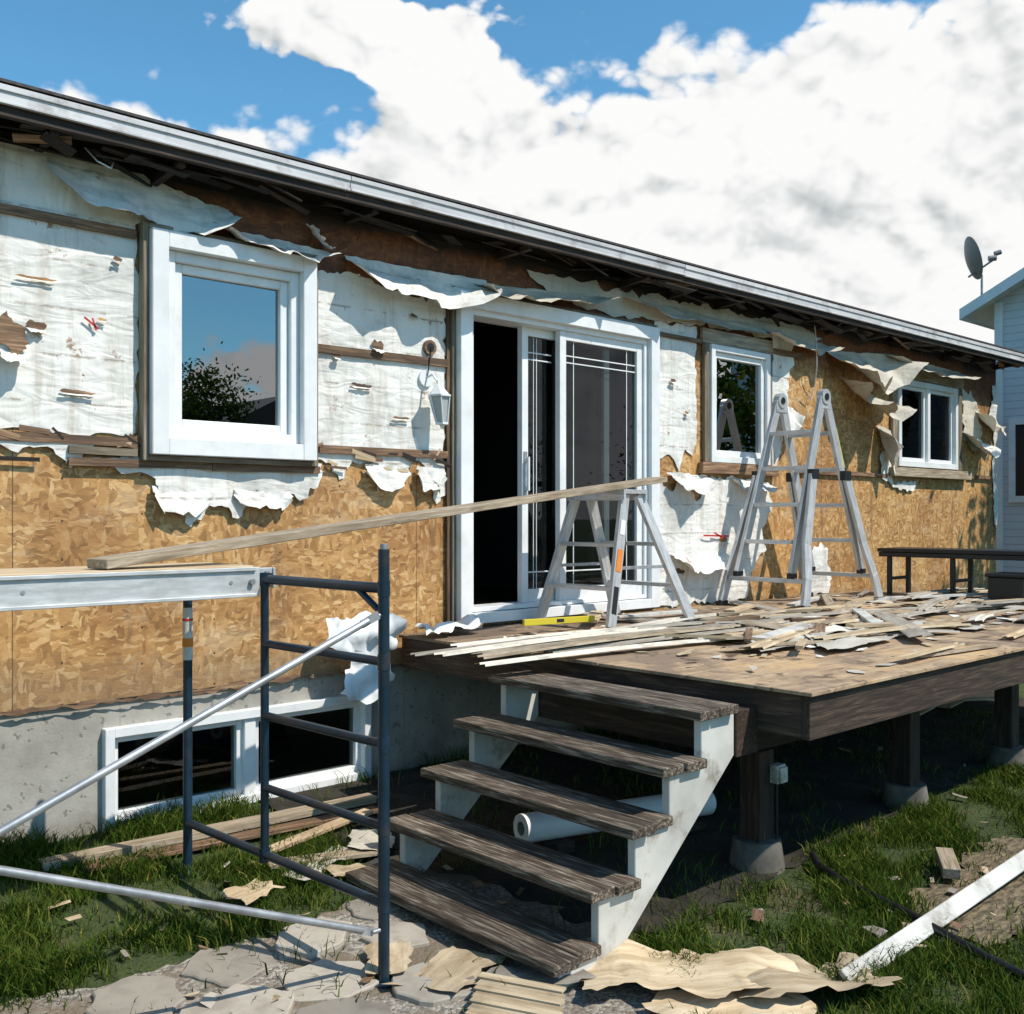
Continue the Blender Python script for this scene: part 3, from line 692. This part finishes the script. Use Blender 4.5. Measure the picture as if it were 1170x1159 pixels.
a=F2[0].lerp(T[0],.85); b=F2[0].lerp(T[0],.66)
a.y=T[0].y-.018;b.y=T[0].y-.018-.01
p.beam(a+Vector((.05,0,0)),b+Vector((.05,0,0)),.002,.06,YEL,up=(1,0,0))
a=F1[0].lerp(T[0],.62); b=F1[0].lerp(T[0],.56); a.y=b.y=T[0].y-.07; p.beam(a,b,.004,.06,RED,up=(1,0,0))
p.build(None,.002)
# ================================================================= BENCH + planter at deck end
p=P('deck_bench')
p.box(9.15,9.62,3.35,4.85,-.335,-.30,BLACK); p.box(9.16,9.61,3.36,4.84,-.38,-.337,BLACK)
for y in (3.5,4.15,4.75):
    for x in (9.2,9.57): p.box(x-.02,x+.02,y-.02,y+.02,ZD+.001,-.381,BLACK)
    p.box(9.22,9.55,y-.012,y+.012,-.60,-.57,BLACK)
p.build(None,.004)
p=P('black_planter')
p.box(9.0,9.35,3.46,3.76,ZD+.003,-.52,BLACK); p.box(8.98,9.37,3.44,3.78,-.519,-.49,BLACK); p.build(None,.008)
# ================================================================= DEBRIS on deck
p=P('siding_debris_pile')
def strip(x,y,z,l,ang,w_,mat,tilt=0,bow=.02):
    n=8; c,s=math.cos(ang),math.sin(ang); vs=[];lc=[];fs=[]
    prof=[(-.5,0),(-.46,.012),(-.02,.004),(0,.014),(.46,.004),(.5,.0)]
    tw=random.uniform(-.4,.4)
    for i in range(n+1):
        u=i/n; dx=u*l
        for (a,h) in prof:
            a2=a*w_; zz=z+h+tilt*dx+bow*math.sin(u*math.pi)+tw*(u-.5)*a2*.3
            lx=dx; ly=a2+.02*math.sin(u*2+tw*9)
            vs.append((x+c*lx-s*ly,y+s*lx+c*ly,max(zz,ZD+.004+h*.3))); lc.append((dx,a2,0))
    m=len(prof)
    for i in range(n):
        for j in range(m-1): q=i*m+j; fs.append((q,q+m,q+m+1,q+1))
    p.add(vs,fs,mat,lc)
def chip(cx,cy,rr,zmax=.035,mats=(SIDW,SIDW,CARD,WRAP,SIDG,WSTRAP,CARD)):
    a0=random.uniform(0,6); k=random.choice((4,5,6))
    poly=[(rr*random.uniform(.6,1.2)*math.cos(a0+2*math.pi*q/k)*1.4,rr*random.uniform(.4,1)*math.sin(a0+2*math.pi*q/k)) for q in range(k)]
    zb=ZD+random.uniform(.006,zmax); sd=random.random()*90; ca,sa=math.cos(a0),math.sin(a0); cu=random.uniform(0,.3)
    ragged(p,poly,lambda u,v:(cx+ca*u-sa*v,cy+sa*u+ca*v,max(ZD+.005,zb+.03*mn.noise(Vector((u*7+sd,v*7,sd)))+cu*u*u*1.2)),random.choice(mats),min(.015,rr*.25),.04,.08,smooth=False)
for i in range(9):
    strip(3.22+random.uniform(0,.7),random.uniform(3.75,4.5),ZD+.008+.004*i,random.uniform(1.7,3.0),random.uniform(-.12,.04),random.choice((.08,.1,.14)),random.choice((SIDG,SIDG,SIDW,WGREY)),bow=.012)
for i in range(56):
    strip(random.uniform(4.6,8.9),random.uniform(2.50,4.5),ZD+.004+.0008*i,random.uniform(.4,1.9),random.choice((random.uniform(-.35,.35),random.uniform(-.35,.35),random.uniform(-1.6,1.6))),random.choice((.05,.08,.1,.14)),random.choice((SIDG,SIDW,CARD,CARD,SIDG,WGREY)),bow=random.uniform(0,.015))
for i in range(70): 
    cx=random.uniform(5.0,9.4); cy=random.uniform(2.5,4.6)
    if cx<5.4 and cy<2.8: continue
    chip(cx,cy,random.uniform(.04,.16))
for i in range(170): chip(random.uniform(4.0,9.4),random.uniform(2.45,5.15),random.uniform(.010,.06),.015)
for i in range(22):
    x=random.uniform(4.3,8.8);y=random.uniform(2.9,4.9);a=random.uniform(-.7,.7);l=random.uniform(.2,1.2)
    p.beam((x,y,ZD+.025+.0015*i),(x+l*math.cos(a),min(5.1,y+l*math.sin(a)),ZD+.025+.0015*i+random.uniform(0,.02)),random.choice((.04,.07,.09)),.019,random.choice((WSTRAP,WNEW,WGREY,PAINTED)))
for (cx,cy,sd) in ((5.1,3.25,3),(5.35,3.0,9),(5.7,3.3,14)):
    ragged(p,[(-.45,-.08),(-.1,-.12),(.4,-.10),(.55,.02),(.3,.10),(-.2,.12)],lambda u,v:(cx+u,cy+v+.1*u,ZD+.02+.06*abs(mn.noise(Vector((u*4+sd,v*4,sd))))+.3*v*v),SIDW,.025,.03,.05)
p.build(None,0,recalc=False)
p=P('spirit_level'); p.beam((4.42,4.70,ZD+.075),(4.98,4.62,ZD+.07),.022,.04,YEL); p.beam((4.67,4.664,ZD+.0735),(4.73,4.656,ZD+.073),.025,.024,BLACK); p.build(None,.002)
p=P('crumpled_plastic_sheet')
ragged(p,[(0,0),(.42,.02),(.55,-.10),(.40,-.2),(.44,-.40),(.22,-.52),(.05,-.44),(.12,-.25),(-.06,-.12)],lambda u,v:(3.30+u,D-.10-.16*abs(mn.noise(Vector((u*5,v*5,2))))-.10*abs(v)-.04*mn.noise(Vector((u*16,v*16,5))),-.60+v),VINYL,.03,.03,.04)
ragged(p,[(0,0),(.5,.02),(.55,.3),(.1,.25)],lambda u,v:(3.78+u,4.86+v,ZD+.03+.12*abs(mn.noise(Vector((u*7,v*7,2))))),VINYL,.03,.03,.04)
p.build(None,0,recalc=False)
# ================================================================= GROUND
p=P('ground')
ysl=[-400,-60,-10,0,1.6,2.6,5.3,12,60,400]; xsl=[-400,-60,-10,0,4,8,14,30,80,400]
vs=[(x,y,gz(x,y)) for y in ysl for x in xsl]; k=len(xsl)
p.add(vs,[(j*k+i,j*k+i+1,(j+1)*k+i+1,(j+1)*k+i) for j in range(len(ysl)-1) for i in range(k-1)],LAWN)
p.build(None,0,recalc=False)
soil=P('soil_bed')
SOILP=[(3.1,2.75),(3.4,2.70),(4.6,2.8),(6,2.9),(7.5,2.85),(9.9,3.0),(10,5.28),(2.9,5.28),(2.8,4.2),(2.9,3.9)]
STRP=[(4.2,1.75),(4.7,1.6),(5.6,1.7),(6.2,2.0),(5.7,2.3),(4.9,2.35),(4.3,2.15)]
PATHP=[(.4,2.6),(1.5,2.2),(2.6,1.9),(3.0,2.3),(3.2,2.9),(3.0,3.9),(2.55,3.75),(1.9,3.72),(1.3,3.75),(.3,3.9)]
def onG(h,amp=0,s=5,sd=0): return lambda x,y:(x,y,gz(x,y)+h+amp*abs(mn.noise(Vector((x*s,y*s,sd)))))
ragged(soil,SOILP,onG(.006,.02,3),SOIL,.06,.06,.2)
ragged(soil,STRP,onG(.010,.02,5),STRAW,.08,.05,.12)
soil.build(None,0,recalc=False)
gp=P('gravel_path')
ragged(gp,PATHP,onG(.012,.012,5),GRAV,.06,.05,.12)
gp.build(None,0,recalc=False)
fs_=P('flagstones')
for (cx,cy,rr) in ((1.45,3.5,.2),(1.85,3.55,.2),(2.2,3.55,.17),(1.65,3.2,.22),(2.05,3.22,.19),(2.45,3.35,.16),(1.3,3.1,.2),(1.9,2.9,.2),(2.35,2.95,.17),(1.5,2.75,.2),(2.55,3.65,.13)):
    k=random.choice((5,6,7)); a0=random.random()*6
    poly=[(cx+rr*random.uniform(.8,1.12)*math.cos(a0+2*math.pi*q/k),cy+rr*random.uniform(.75,1.05)*math.sin(a0+2*math.pi*q/k)) for q in range(k)]
    h=random.uniform(.015,.03); tx=random.uniform(-.04,.04)
    fs_.prism([tuple(v) for v in jag(poly,.018,.04)],lambda x,y:(x,y,gz(x,y)+.0),lambda x,y:(x,y,gz(x,y)+h+.01+tx*(x-cx)),STONE)
fs_.build(None,.005)
sg=P('torn_sheathing_scraps')
def scrap(cx,cy,poly,ang,mat,lift=.04,amp=.06,sd=0,curl=0,ja=.025):
    ca,sa=math.cos(ang),math.sin(ang)
    ragged(sg,poly,lambda u,v:(cx+ca*u-sa*v,cy+sa*u+ca*v,gz(cx,cy)+lift+amp*mn.noise(Vector((u*3.2+sd,v*3.2,sd)))+.02*mn.noise(Vector((u*12+sd,v*12,sd)))+curl*v*v),mat,ja,.03,.05)
scrap(3.08,2.36,[(-.42,-.2),(.0,-.26),(.35,-.2),(.42,.02),(.2,.18),(-.1,.14),(-.4,.2)],-.75,CARD,.06,.09,3,.3,.045)
scrap(3.35,2.06,[(-.3,-.14),(.1,-.2),(.33,-.1),(.26,.12),(-.1,.16),(-.3,.1)],-.6,CARD,.06,.08,7,.3,.045)
scrap(2.95,2.12,[(-.3,-.16),(.2,-.2),(.33,.0),(.16,.15),(-.26,.12)],-.4,CARD,.035,.05,12,0,.04)
scrap(2.44,2.96,[(-.18,-.12),(.18,-.11),(.16,.12),(-.17,.11)],.3,CARD,.04,.02,21)
scrap(2.28,3.16,[(-.10,-.07),(.14,-.08),(.10,.10),(-.12,.08)],.9,CARD,.045,.03,23)
scrap(2.58,2.72,[(-.2,-.12),(.22,-.13),(.2,.12),(-.2,.11)],-.2,SIDG,.05,.03,25)
scrap(2.2,4.05,[(-.12,-.1),(.12,-.08),(.10,.1),(-.1,.09)],.2,CARD,.05,.02,28)
scrap(2.6,4.15,[(-.25,-.06),(.2,-.08),(.28,.05),(-.2,.08)],.5,SIDW,.05,.02,31)
scrap(2.75,3.95,[(-.2,-.07),(.2,-.05),(.16,.08),(-.2,.06)],-.3,CARD,.06,.02,34)
scrap(2.95,4.25,[(-.2,-.1),(.2,-.1),(.15,.1),(-.15,.1)],.9,SIDW,.06,.03,37)
for i in range(110):
    if i<55: cx,cy=random.uniform(1.4,3.3),random.uniform(2.2,4.6)
    elif i<90: cx,cy=random.uniform(3.2,7.5),random.uniform(1.6,2.9)
    else: cx,cy=random.uniform(6,9.5),random.uniform(2.7,4.6)
    rr=random.uniform(.012,.06) if i%3 else random.uniform(.01,.03)
    scrap(cx,cy,[(-rr,-rr*.5),(rr,-rr*.4),(rr*.8,rr*.5),(-rr*.9,rr*.4)],random.random()*6,random.choice((CARD,CARD,SIDG,WSTRAP)),.035,.02,i,ja=rr*.15)
for i in range(5):
    x=random.uniform(7.4,9.3); y=random.uniform(3.4,4.4); a=random.uniform(-.8,.8); l=random.uniform(.4,1.2)
    sg.beam((x,y,gz(x,y)+.03+.01*i),(x+l*math.cos(a),y+l*math.sin(a),gz(x,y)+.05+.01*i),.1,.015,random.choice((CARD,SIDW,WNEW)))
sg.build(None,0,recalc=False)
p=P('striped_siding_panel')
for i in range(8):
    p.beam((2.20+.035*i,2.62+.03*i,gz(2.3,2.8)+.055+(i%2)*.006),(2.00+.035*i+.33,2.62+.03*i-.30,gz(2.3,2.8)+.06+(i%2)*.006),.042,.008,CARD,rnd=.05+.3*(i%2))
p.build(None,0)
p=P('lumber_scrap_boards')
p.beam((1.60,4.90,gz(1.6,4.9)+.05),(3.35,4.80,gz(3,4.8)+.06),.09,.038,WGREY); p.beam((1.75,4.80,gz(1.6,4.8)+.03),(3.3,4.68,gz(3,4.7)+.035),.09,.02,WSTRAP)
p.beam((2.45,4.45,gz(2,4.4)+.04),(3.2,4.62,gz(3,4.6)+.06),.07,.02,WNEW); p.beam((2.4,4.28,gz(2,4.3)+.05),(2.95,4.1,gz(3,4.1)+.05),.09,.02,WGREY)
p.build(None,.002)
p=P('white_trim_board'); p.beam((3.47,1.96,gz(3.5,1.96)+.04),(5.45,1.99,gz(5,2)+.10),.022,.075,PAINTED,up=(0,.75,.66)); p.build(None,.003)
p=P('wood_offcut'); p.beam((4.78,2.16,gz(4,2)+.07),(5.0,2.30,gz(4,2)+.09),.08,.05,WGREY); p.build(None,.003)
p=P('black_drain_hose')
pts=[(4.55,2.75),(4.45,2.66),(4.36,2.5),(4.29,2.3),(4.22,2.1),(4.13,1.9),(4.04,1.7),(3.97,1.5),(3.9,1.2)]
for a,b in zip(pts[:-1],pts[1:]): p.tube((*a,gz(*a)+.05),(*b,gz(*b)+.05),.018,BLACK,10)
p.build()
p=P('white_vinyl_roll')
a=Vector((3.50,3.74,-1.55)); b=Vector((4.7,3.50,-1.59)); n=28
p.tube(a,b,.072,VINYL,n,cap=False); p.tube(a+Vector((.001,0,0)),b,.034,SIDG,n,cap=False)
ax=(b-a).normalized(); u=ax.orthogonal().normalized(); v=ax.cross(u); vs=[]
for rr in (.072,.034): vs+=[a+u*math.cos(2*math.pi*i/n)*rr+v*math.sin(2*math.pi*i/n)*rr for i in range(n)]
p.add(vs,[(i,(i+1)%n,n+(i+1)%n,n+i) for i in range(n)],VINYL)
p.box(3.62,3.74,3.60,3.85,-1.70,-1.626,WDARK); p.box(4.4,4.55,3.4,3.7,-1.70,-1.658,WDARK)
p.build()
# ---- grass blades
def scatter_grass():
    NB=330000
    x=np.random.uniform(.4,9.0,NB); y=np.random.uniform(.9,5.27,NB)
    dd=.677*x+.736*y; sx=.736*x-.677*y
    m=(dd>3.2)&(sx/dd<.62)&(sx/dd>-.6); x=x[m]; y=y[m]; NB=len(x)
    def inpoly(px,py,poly):
        ins=np.zeros(len(px),bool); j=len(poly)-1
        for i in range(len(poly)):
            xi,yi=poly[i];xj,yj=poly[j]
            c=((yi>py)!=(yj>py))&(px<(xj-xi)*(py-yi)/(yj-yi+1e-9)+xi); ins^=c; j=i
        return ins
    keep=np.ones(NB,bool)
    jx=x+np.random.normal(0,.05,NB); jy=y+np.random.normal(0,.05,NB)
    keep&=~(inpoly(jx,jy,PATHP)&(np.random.rand(NB)>.03))
    keep&=~(inpoly(jx,jy,SOILP)&(np.random.rand(NB)>.06))
    keep&=~(inpoly(jx,jy,STRP)&(np.random.rand(NB)>.15))
    pn=np.array([mn.noise(Vector((a*2.2,b*2.2,0)))+.5*mn.noise(Vector((a*7,b*7,3))) for a,b in zip(x,y)])
    keep&=np.random.rand(NB)<np.clip(.66+pn*1.8,.05,1)
    x=x[keep];y=y[keep];pn=pn[keep];n=len(x)
    z=np.where(y>=2.6,-1.73+(y-2.6)/2.7*.11,-1.73-.02*np.minimum(1,2.6-y))+G
    h=np.random.uniform(.03,.075,n)*(1+np.clip(pn,-.4,.9)*.9); h*=np.where(y>5.0,1.6,1)
    a=np.random.uniform(0,2*np.pi,n); wd=np.random.uniform(.002,.004,n)
    la=np.random.uniform(0,2*np.pi,n); ln=h*np.random.uniform(.2,1.2,n)
    V=np.empty((n,5,3),np.float32)
    dx=np.cos(a)*wd; dy=np.sin(a)*wd; lx=np.cos(la)*ln; ly=np.sin(la)*ln
    V[:,0]=np.stack([x-dx,y-dy,z-.005],1); V[:,1]=np.stack([x+dx,y+dy,z-.005],1)
    V[:,2]=np.stack([x+dx*.8+lx*.35,y+dy*.8+ly*.35,z+h*.62],1); V[:,3]=np.stack([x-dx*.8+lx*.35,y-dy*.8+ly*.35,z+h*.62],1)
    V[:,4]=np.stack([x+lx,y+ly,z+h],1)
    me=bpy.data.meshes.new('grass'); me.vertices.add(n*5); me.vertices.foreach_set('co',V.ravel())
    base=np.arange(n)*5
    loops=np.stack([base,base+1,base+2,base+3,base+3,base+2,base+4],1).ravel()
    me.loops.add(n*7); me.loops.foreach_set('vertex_index',loops.astype(np.int32))
    me.polygons.add(n*2)
    st=np.stack([np.arange(n)*7,np.arange(n)*7+4],1).ravel(); me.polygons.foreach_set('loop_start',st.astype(np.int32))
    me.update(); me.validate()
    rr=np.clip(np.random.uniform(0,.8,n)-pn*.25+(np.random.rand(n)<.12)*.5,0,1)
    at=me.attributes.new('rnd','FLOAT','POINT'); at.data.foreach_set('value',np.repeat(rr,5).astype(np.float32))
    me.materials.append(GRASS); L(bpy.data.objects.new('grass',me))
scatter_grass()
# ---- trees
def tree(x,y,H,R,nl=7000,leaf=.07,zc=.62,name='deciduous_tree'):
    g=gz(x,y); p=P(name)
    top=Vector((x,y,g+H*.75)); p.tube((x,y,g-.1),(x+.05,y,g+H*.4),.13*H/6,BARK,10,.09*H/6); p.tube((x+.05,y,g+H*.4),top,.09*H/6,BARK,8,.02)
    cl=[]
    for i in range(34):
        while True:
            q=Vector((random.uniform(-1,1),random.uniform(-1,1),random.uniform(-1,1)))
            if q.length<1: break
        c=Vector((x+q.x*R*.85,y+q.y*R*.85,g+H*zc+q.z*H*.36)); cl.append((c,random.uniform(.22,.45)*R))
        if i<14:
            s=Vector((x+.05,y,g+H*random.uniform(.3,.6))); p.tube(s,c,.03*H/6,BARK,6,.008)
    o=p.build()
    me=bpy.data.meshes.new('leaves'); V=[];rr=[]
    for i in range(nl):
        c,rad=random.choice(cl); q=Vector((random.gauss(0,.55),random.gauss(0,.55),random.gauss(0,.45)))*rad
        ctr=c+q+Vector((0,0,G)); a=Vector((random.gauss(0,1),random.gauss(0,1),random.gauss(0,1))).normalized(); b=a.orthogonal().normalized(); s=leaf*random.uniform(.6,1.3)
        V+=[ctr-a*s,ctr+b*s*.45,ctr+a*s,ctr-b*s*.45]; rr+=[min(1,max(0,.4+q.z/rad*.4+random.uniform(-.3,.3)))]*4
    me.from_pydata([tuple(v) for v in V],[],[(4*i,4*i+1,4*i+2,4*i+3) for i in range(nl)])
    at=me.attributes.new('rnd','FLOAT','POINT'); at.data.foreach_set('value',np.array(rr,dtype=np.float32))
    me.materials.append(LEAF); lo=L(bpy.data.objects.new('foliage',me)); lo.parent=o
tree(14.6,1.1,7.4,2.0,5000,.10)  # unseen tree, added to cast dappled shade on the wall's right end
tree(10.4,-11.0,5.5,1.5,14000,.06,.6); tree(20,-14,5,3.0); tree(28,-10,6,3); tree(34,-6,6.5,3.2)
# ---- neighbour house (right)
nh=empty('neighbor_house')
NX=17.0; ny0,ny1=-1.5,6.95; zc=3.45; yc=(ny0+ny1)/2; zp=zc+(ny1-yc)*.5
p=P('siding_walls')
p.add([(NX,ny0,-1.8),(NX,ny1,-1.8),(NX,ny1,zc),(NX,yc,zp),(NX,ny0,zc)],[(0,1,2,3,4)],LAP)
p.add([(NX,ny1,-1.8),(NX+10,ny1,-1.8),(NX+10,ny1,zc),(NX,ny1,zc)],[(0,1,2,3)],LAP)
p.add([(NX,ny0,-1.8),(NX+10,ny0,-1.8),(NX+10,ny0,zc),(NX,ny0,zc)],[(0,1,2,3)],LAP)
p.box(NX-.03,NX+.08,ny1-.10,ny1+.03,-1.8,zc-.02,VINYL)
p.build(nh,0,recalc=False)
p=P('gable_roof')
ov=.45; ye1=ny1+ov; ze=zc-ov*.5
for s,(ya_,yb_) in enumerate(((ye1,yc),(2*yc-ye1,yc))):
    p.add([(NX-.35,ya_,ze+.12),(NX+10.3,ya_,ze+.12),(NX+10.3,yb_,zp+.12),(NX-.35,yb_,zp+.12)],[(0,1,2,3)],SHING)
    p.add([(NX-.35,ya_,ze),(NX+10.3,ya_,ze),(NX+10.3,yb_,zp),(NX-.35,yb_,zp)],[(0,1,2,3)],VINYL)
    p.add([(NX-.36,ya_,ze-.05),(NX-.36,yb_,zp-.05),(NX-.36,yb_,zp+.125),(NX-.36,ya_,ze+.125)],[(0,1,2,3)],VINYL)
    p.add([(NX-.36,ya_,ze-.05),(NX+10.3,ya_,ze-.05),(NX+10.3,ya_,ze+.125),(NX-.36,ya_,ze+.125)],[(0,1,2,3)],VINYL)
p.build(nh,0,recalc=False)
p=P('window')
p.box(NX-.05,NX,5.2,6.75,.22,.32,VINYL); p.box(NX-.05,NX,5.2,6.75,1.45,1.55,VINYL); p.box(NX-.05,NX,6.65,6.75,.32,1.45,VINYL); p.box(NX-.05,NX,5.2,5.3,.32,1.45,VINYL)
p.box(NX-.02,NX-.005,5.3,6.65,.32,1.45,BLACK); p.build(nh,0)
p=P('satellite_dish'); c=Vector((16.75,7.30,4.15)); base=Vector((16.9,7.15,3.55))
p.tube(base,base+Vector((0,0,.35)),.02,GALV,8); p.tube(base+Vector((0,0,.35)),c+Vector((.05,0,-.02)),.02,GALV,8)
dn=Vector((.62,-.70,.30)).normalized(); u=dn.orthogonal().normalized(); v=dn.cross(u); R=.33; vs=[c]; nr,ns=5,24
for i in range(1,nr+1):
    rr=R*i/nr
    for j in range(ns): t=2*math.pi*j/ns; vs.append(c+u*rr*math.cos(t)+v*rr*1.1*math.sin(t)+dn*(.08*(i/nr)**2))
fs=[(0,1+j,1+(j+1)%ns) for j in range(ns)]
for i in range(1,nr):
    for j in range(ns): a=1+(i-1)*ns+j; b=1+(i-1)*ns+(j+1)%ns; fs.append((a,a+ns,b+ns,b))
DISH=simple('dish_grey',(.20,.21,.22),.5)
p.add(vs,fs,DISH,None,True)
lnb=c+dn*.45+Vector((0,0,-.12)); p.tube(c+Vector((0,0,-.28)),lnb,.016,DISH,8); p.tube(lnb,lnb-dn*.12+Vector((0,0,.03)),.045,DISH,10); p.tube(lnb+Vector((.06,-.05,.1)),lnb+Vector((.06,-.05,.1))-dn*.1,.04,DISH,10)
p.build()
bh=empty('yard_house')
p=P('walls'); p.box(14.2,21.8,-28,-20.6,-1.8,2.0,LAPB); p.prism([(13.8,1.95),(22.2,1.95),(18.0,4.1)],lambda x,z:(x,-20.2,z),lambda x,z:(x,-28.3,z),SHING); p.build(bh)
# ================================================================= LIGHT
el=math.radians(52); sh=Vector((.42,-.907)).normalized()
sd=Vector((sh.x*math.cos(el),sh.y*math.cos(el),math.sin(el)))
sun=bpy.data.lights.new('sun','SUN'); sun.energy=5.0; sun.angle=math.radians(.5); sun.color=(1,.94,.84)
so=L(bpy.data.objects.new('sun',sun)); so.rotation_euler=sd.to_track_quat('Z','Y').to_euler(); so.location=(0,0,20)
wd=bpy.data.worlds.new('World'); scene.world=wd; wd.use_nodes=True; nt=wd.node_tree
bg=nt.nodes['Background']
sky=N(nt,'ShaderNodeTexSky',sky_type='NISHITA'); sky.sun_disc=False; sky.sun_elevation=el; sky.sun_rotation=math.atan2(sh.x,sh.y); sky.air_density=1.0; sky.dust_density=.2; sky.ozone_density=2.0
dirv=N(nt,'ShaderNodeTexCoord').outputs['Generated']
sp=N(nt,'ShaderNodeSeparateXYZ',{0:dirv}); dx,dy,dz=sp.outputs
hl=MA(nt,'SQRT',MA(nt,'ADD',MA(nt,'MULTIPLY',dx,dx),MA(nt,'ADD',MA(nt,'MULTIPLY',dy,dy),1e-5)))
e=MA(nt,'DIVIDE',dz,hl)
ff=MA(nt,'DIVIDE',MA(nt,'ADD',MA(nt,'MULTIPLY',dx,.677),MA(nt,'MULTIPLY',dy,.736)),hl)
rr=MA(nt,'DIVIDE',MA(nt,'SUBTRACT',MA(nt,'MULTIPLY',dx,.736),MA(nt,'MULTIPLY',dy,.677)),hl)
def cn(off,scale,det,rough,st=(1,1,1.9),dist=.1):
    mp=N(nt,'ShaderNodeMapping',{0:dirv,1:off,3:st}).outputs[0]
    return N(nt,'ShaderNodeTexNoise',{'Vector':mp,'Scale':scale,'Detail':det,'Roughness':rough,'Distortion':dist}).outputs[0]
OFF=(2.3,1.1,.4)
# billowed heads: |noise| octaves give round cauliflower lobes, fractal noise gives the wisps
def billow(off):
    t=None
    for s,a in ((7,1.0),(15,.55),(32,.30),(66,.16)):
        nn=cn((off[0]+s*.13,off[1]+s*.07,off[2]),s,0,.5,(1,1,1.35),0)
        q_=MA(nt,'MULTIPLY',MA(nt,'ABSOLUTE',MA(nt,'SUBTRACT',nn,.5)),-2.2*a)
        t=q_ if t is None else MA(nt,'ADD',t,q_)
    return MA(nt,'ADD',t,.50)
b1=billow(OFF); b1u=billow((OFF[0]+.006,OFF[1]-.012,OFF[2]+.026))
n1=cn(OFF,5.5,6,.57,(1,1,1.5))
n2=cn((7.4,3.3,.9),2.6,3,.5,(1,1,3.2))
eb=MA(nt,'ADD',MA(nt,'MULTIPLY_ADD',SS(nt,ff,-.2,.5),.42,.0),MA(nt,'MULTIPLY',rr,.16))
lump=MA(nt,'ADD',MA(nt,'MULTIPLY',MA(nt,'SUBTRACT',n1,.49),2.4),MA(nt,'MULTIPLY',b1,-.85))
dn1=MA(nt,'ADD',MA(nt,'DIVIDE',MA(nt,'SUBTRACT',eb,e),.10),lump)
ex=MA(nt,'DIVIDE',MA(nt,'ADD',MA(nt,'ADD',rr,.150),MA(nt,'MULTIPLY',MA(nt,'SUBTRACT',n2,.5),.3)),.125); ey=MA(nt,'DIVIDE',MA(nt,'SUBTRACT',e,MA(nt,'MULTIPLY_ADD',rr,.22,.490)),.050)
q=MA(nt,'SUBTRACT',.75,MA(nt,'SQRT',MA(nt,'ADD',MA(nt,'MULTIPLY',ex,ex),MA(nt,'MULTIPLY',ey,ey))))
q=MA(nt,'SUBTRACT',q,MA(nt,'MULTIPLY',MA(nt,'LESS_THAN',ff,0),9))
dn2=MA(nt,'ADD',q,MA(nt,'MULTIPLY',lump,1.6))
den=MA(nt,'MAXIMUM',dn1,dn2)
mask=SS(nt,den,-.04,.22)
rel=MA(nt,'MULTIPLY',MA(nt,'SUBTRACT',b1u,b1),.75)
g2=MA(nt,'MULTIPLY',SS(nt,n2,.46,.66),SS(nt,den,.6,2.4))
sh_=MA(nt,'ADD',MA(nt,'SUBTRACT',.93,MA(nt,'MULTIPLY',g2,.34)),rel)
sh_=MA(nt,'MINIMUM',MA(nt,'MAXIMUM',sh_,.40),1.05)
ccol=MIX(nt,SS(nt,sh_,.25,.95),(.42,.46,.475),(1.0,1.0,.99))
ccol=N(nt,'ShaderNodeVectorMath',{0:ccol,3:9.8},operation='SCALE').outputs[0]
skyc=MIX(nt,1.0,sky.outputs[0],(.95,1.66,1.76),'MULTIPLY')
fc=MIX(nt,mask,skyc,ccol)
nt.links.new(fc,bg.inputs[0]); bg.inputs[1].default_value=.10
# ================================================================= CAMERA
cam=bpy.data.cameras.new('camera'); co=L(bpy.data.objects.new('camera',cam)); co.location=(0,0,G)
co.rotation_euler=(math.radians(90),0,-math.atan2(.677,.736)); cam.sensor_width=36; cam.lens=36.31; cam.shift_y=.009; cam.clip_end=2000; cam.clip_start=.05
scene.camera=co
scene.view_settings.view_transform='Standard'; scene.view_settings.look='None'; scene.view_settings.exposure=0
